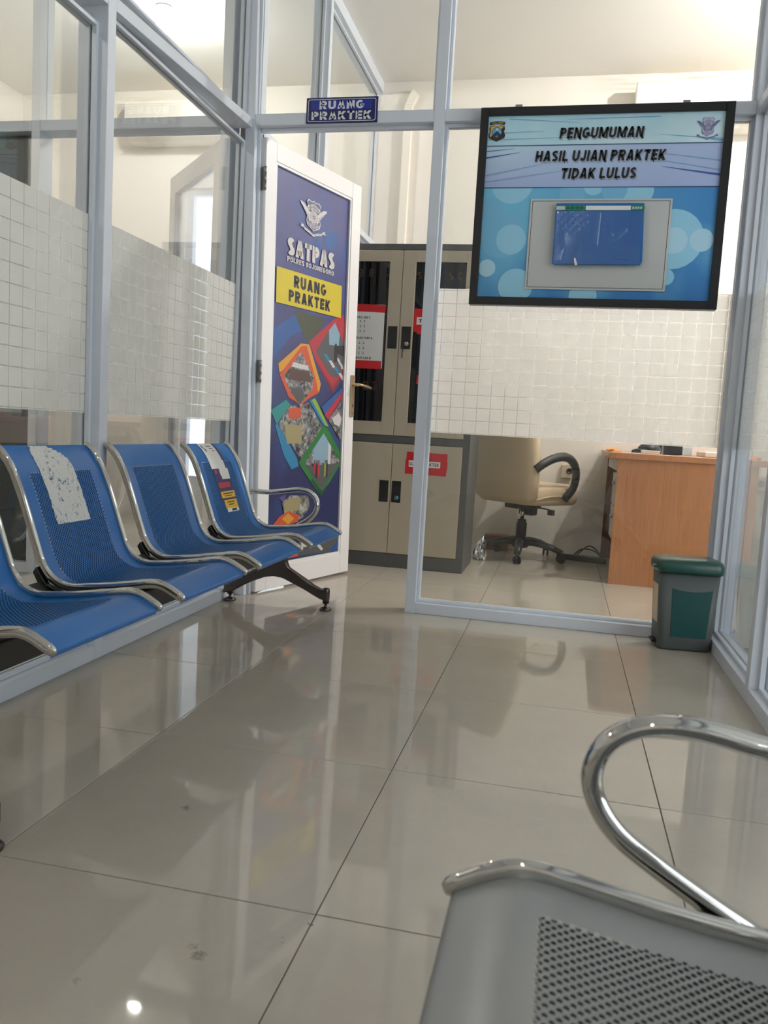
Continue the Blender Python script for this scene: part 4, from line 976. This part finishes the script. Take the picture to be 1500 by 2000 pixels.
# ------------------------------------------------------------------ office chair
def office_chair(loc, face, label):
    """face: heading angle of the sitter"""
    r = root('office_chair', loc, Matrix.Rotation(face, 3, 'Z'), label, 'chair')
    E = lambda n, bm, m, p=r, **k: emit(n, bm, m, p, world=False, **k)
    base = lathe([(.050, .075), (.056, .09), (.052, .125), (.04, .14), (.034, .142)], (0, 0, 0), 20)
    for k in range(5):
        a = radians(-90+72*k)-face
        sweep([(.02*cos(a), .02*sin(a), .112), (.10*cos(a), .10*sin(a), .114), (.20*cos(a), .20*sin(a), .098), (.285*cos(a), .285*sin(a), .070)], .032, .024, (0, 0, 1), 10, bm=base, scale=lambda t: 1.15-.5*t)
    b = E('star_base', base, BLACK)
    for k in range(5):
        a = radians(-90+72*k)-face; c = Vector((.28*cos(a), .28*sin(a), .027)); XF[b] = XF[r]
        bm = nb()
        for s in (-1, 1): join(bm, lathe([(.0, -.006), (.022, -.007), (.027, -.003), (.027, .003), (.022, .007), (0, .006)], (0, 0, 0), 16, False), 0, Matrix.Translation(c) @ Matrix.Rotation(a+.6, 4, 'Z') @ Matrix.Translation((0, s*.013, 0)) @ Matrix.Rotation(pi/2, 4, 'X'))
        sweep([c+Vector((0, 0, .01)), c+Vector((0, 0, .045))], .010, .010, (1, 0, 0), 8, bm=bm)
        emit('caster', bm, BLACK, b, world=False)
    E('gas_column', lathe([(.034, .13), (.036, .235), (.029, .24), (.029, .258), (.0135, .26), (.0135, .34)], (0, 0, 0), 18), [BLACK])
    E('piston', lathe([(.0145, .265), (.0145, .335)], (0, 0, 0), 16), CHROME, label='chrome piston')
    bm = B(-.10, .10, -.075, .075, .332, .372, .01, 2); box(bm, .02, .09, -.055, .055, .285, .34, .012, 2)
    E('mechanism', bm, BLACK)
    bm = sweep([(.0, -.06, .352), (.0, -.20, .345), (.0, -.235, .340)], .005, .005, (0, 0, 1), 8); box(bm, -.015, .015, -.255, -.215, .310, .345, .005, 2); E('tilt_lever', bm, BLACK)
    def pill(w, d, h, z0, rc, cx=0, n=6):
        S_ = []
        for k in range(n+1):
            t = -pi/2+pi*k/n; g = 1-.10*(1-cos(t)); S_.append([(cx+x, y, z0+h/2+h/2*sin(t)) for x, y, z in rr(d*(.93+.07*cos(t)), w*(.93+.07*cos(t)), rc, 0)])
        return loft(S_)
    E('seat', pill(.52, .50, .115, .372, .10, .04), CREAM, smooth=True)
    E('seat_pad', pill(.46, .36, .05, .452, .09, .08), CREAM, smooth=True)
    # backrest: padded shell, curved, higher than wide
    prof_b = [(-.185, .385, .44), (-.215, .42, .52), (-.235, .52, .56), (-.245, .64, .575), (-.255, .78, .57), (-.275, .92, .50), (-.30, 1.04, .46), (-.315, 1.10, .38)]
    S_ = []
    for (x, z, w) in prof_b:
        sec = []
        for k in range(24):
            a = 2*pi*k/24; yv = w/2*(abs(cos(a))**.55)*(1 if cos(a) >= 0 else -1); xv = .052*(abs(sin(a))**.7)*(1 if sin(a) >= 0 else -1)
            sec.append((x+xv+.05*(2*yv/w)**2*.6, yv, z))
        S_.append(sec)
    E('backrest', loft(S_), CREAM, smooth=True)
    for s in (-1, 1):
        pth = spline([(-.23, s*.275, .60), (-.19, s*.295, .635), (-.10, s*.305, .672), (.0, s*.31, .684), (.08, s*.31, .655), (.13, s*.305, .585), (.125, s*.295, .49), (.07, s*.275, .415)], 5)
        E('armrest', sweep(pth, .028, .023, (0, 1, 0), 12), BLACK)
        XF_s = E('side_piping', sweep(spline([(-.19, s*.262, .41), (-.05, s*.268, .432), (.12, s*.262, .432), (.25, s*.20, .43)], 5), .005, .005, (0, 0, 1), 6), CREAM)
    return r
office_chair((.10, 4.19, 0), radians(52), 'cream leather office chair with black armrests between the cabinet and the desk')

# ------------------------------------------------------------------ fittings on the rear walls
def aircon(loc, label):
    r = root('air_conditioner', loc, label=label, cat='air conditioner', group='wall air conditioners')
    x, y, z = loc; w, h, d = .80, .285, .20
    pr = [(y-.0, z), (y-.0, z+h), (y-d*.80, z+h), (y-d, z+h-.03), (y-d, z+.09), (y-d*.86, z+.035), (y-d*.55, z)]
    emit('casing', prism(pr, 'x', x-w/2, x+w/2, .008, 2), ACW, r)
    bm = nb()
    for k in range(7): box(bm, x-w/2+.045+.102*k, x-w/2+.135+.102*k, y-d*.93, y-d*.885, z+.026, z+.058, .001)
    bmesh.ops.transform(bm, matrix=Matrix.Translation((0, -.0155, 0)), verts=bm.verts); emit('outlet_grille', bm, flat('dark_outlet', 84, 80, 74), r)
    emit('louvre', B(x-w/2+.03, x+w/2-.03, y-d-.016, y-d*.90, z+.012, z+.020, .002), ACW, r)
    emit('display', B(x+w/2-.10, x+w/2-.05, y-d-.001, y-d+.002, z+.10, z+.118, .0005), GREYM, r)
    return r
aircon((1.01, Y1, 2.80), 'white wall air conditioner behind the notice board, high on the rear wall')
aircon((-2.57, Y1, 2.79), 'white wall air conditioner seen through the left glass partition')
sk = root('wall_socket', (.365, Y1, .53), label='ivory wall socket box on the rear wall behind the office chair', cat='socket')
emit('socket_box', B(.328, .402, Y1-.038, Y1-.0005, .528, .622, .004, 2), SOCK, sk)
bm = lathe([(.022, 0), (.022, .003), (.017, .004), (.016, .001), (0, .001)], (0, 0, 0), 20, False); bmesh.ops.transform(bm, matrix=Matrix.Translation((.382, Y1-.038, .578)) @ Matrix.Rotation(pi/2, 4, 'X'), verts=bm.verts); emit('socket_face', bm, BLACK, sk)
# light streak at a corner of the rear wall, built as a pale strip
pc = root('lit_corner_strip', (-.88, Y1, 1.5), label='pale strip standing in for a light streak up the rear wall above the cabinet', cat='casing')
emit('corner_strip_body', B(-.925, -.865, Y1-.045, Y1-.0005, .9, 3.03, .004), ACW, pc)
bm = prism([(-.925, 3.03), (-.865, 3.03), (-.83, 3.10), (-.875, 3.14)], 'y', Y1-.04, Y1-.0005, .003); emit('corner_strip_top', bm, ACW, pc)
# floor clutter
cbm = nb()
sweep(spline([(.46, 4.40, .008), (.50, 4.43, .05), (.55, 4.45, .085), (.60, 4.46, .06), (.63, 4.44, .01), (.58, 4.40, .008), (.52, 4.395, .008)], 8), .005, .005, (0, 0, 1), 8, bm=cbm)
sweep(spline([(.44, 4.40, .008), (.50, 4.47, .055), (.58, 4.50, .05), (.64, 4.47, .008), (.61, 4.40, .007)], 8), .005, .005, (0, 0, 1), 8, bm=cbm)
thing1('extension_lead', cbm, BLACK, 'tangle of black power cord on the floor by the desk', 'cord')
ps = root('power_strip', (.50, 4.28, 0), label='long black power strip on the floor between chair and desk', cat='power strip')
bm = B(-.16, .16, -.025, .025, 0, .035, .005, 2); bmesh.ops.transform(bm, matrix=Matrix.Translation((.50, 4.30, .0005)) @ Matrix.Rotation(radians(-14), 4, 'Z'), verts=bm.verts); emit('strip_body', bm, BLACK, ps)
bm = nb()
for k in range(4):
    bm = nb(); join(bm, lathe([(.013, 0), (.013, .001)], (0, 0, 0), 12), 0, Matrix.Translation((.50, 4.30, .0355)) @ Matrix.Rotation(radians(-14), 4, 'Z') @ Matrix.Translation((-.11+.07*k, 0, 0)))
    emit('outlet', bm, BLACKP, ps)
sb = root('foil_bag', (-.12, 4.05, 0), label='crumpled silver foil bag on the floor beside the cabinet', cat='bag')
bm = nb(); bmesh.ops.create_icosphere(bm, subdivisions=3, radius=1)
for v in bm.verts:
    k = 1+random.uniform(-.22, .22); v.co = Vector((-.135+v.co.x*.034*k, 4.0+v.co.y*.07*k, max(.001, .055+v.co.z*.085*k)))
emit('bag_body', bm, SILVER, sb)
bx = root('cardboard_box', (-.08, 4.52, 0), label='small brown box on the floor against the rear wall', cat='box')
CARD = flat('brown_cardboard', 124, 88, 62, .8)
emit('box_body', B(-.16, .0, 4.47, 4.58, 0, .10, .002), CARD, bx)
for x0, x1, s in ((-.16, -.081, 1), (-.079, .0, -1)): emit('box_flap', B(x0, x1, 4.47, 4.58, .1005, .1035, .0005), CARD, bx)

# ------------------------------------------------------------------ ceiling lights
def lamp(loc, label, m, r=.11, bulb=False):
    o = root('ceiling_light', (loc[0], loc[1], ZC), label=label, cat='light', group='round ceiling lights')
    x, y = loc
    if bulb:
        emit('lamp_holder', lathe([(.05, ZC-.0005), (.05, ZC-.012), (.024, ZC-.02), (.02, ZC-.06), (.016, ZC-.062)], (x, y, 0), 24), ACW, o)
        emit('bulb', lathe([(.012, -.060), (.018, -.066)]+[(r*sin(radians(a)), -.062-r*1.05+r*cos(radians(a))) for a in range(25, 180, 12)]+[(0, -.062-2.05*r)], (x, y, ZC), 24, False), m, o)
    else:
        emit('lamp_ring', lathe([(r+.02, ZC-.001), (r+.02, ZC-.02), (r+.004, ZC-.026), (r, ZC-.022), (r, ZC-.001)], (x, y, 0), 32, False), ACW, o)
        emit('diffuser', lathe([(0, -.030), (r*.6, -.028), (r-.002, -.020), (r-.002, -.004)], (x, y, ZC), 32, False), m, o)
lamp((-2.17, 3.46), 'round ceiling light glowing in the left rear room', LAMPR, .045, True)
lamp((-2.75, -.6), 'added fill bulb in the left front room, out of view behind the nearest left pane', LAMPF, .045, True)  # added out of view to brighten the left frosted film
lamp((1.6, 3.3), 'round ceiling light in the practice room above the desk end', LAMPP, .045, True)
lamp((-.06, -2.8), 'small round ceiling light over the waiting hall, nearer one', LAMPH, .036)
lamp((2.14, -2.65), 'small round ceiling light beyond the right glass partition', LAMPH, .036)
lamp((-.06, -4.2), 'small round ceiling light over the waiting hall near the entrance', LAMPH, .036)
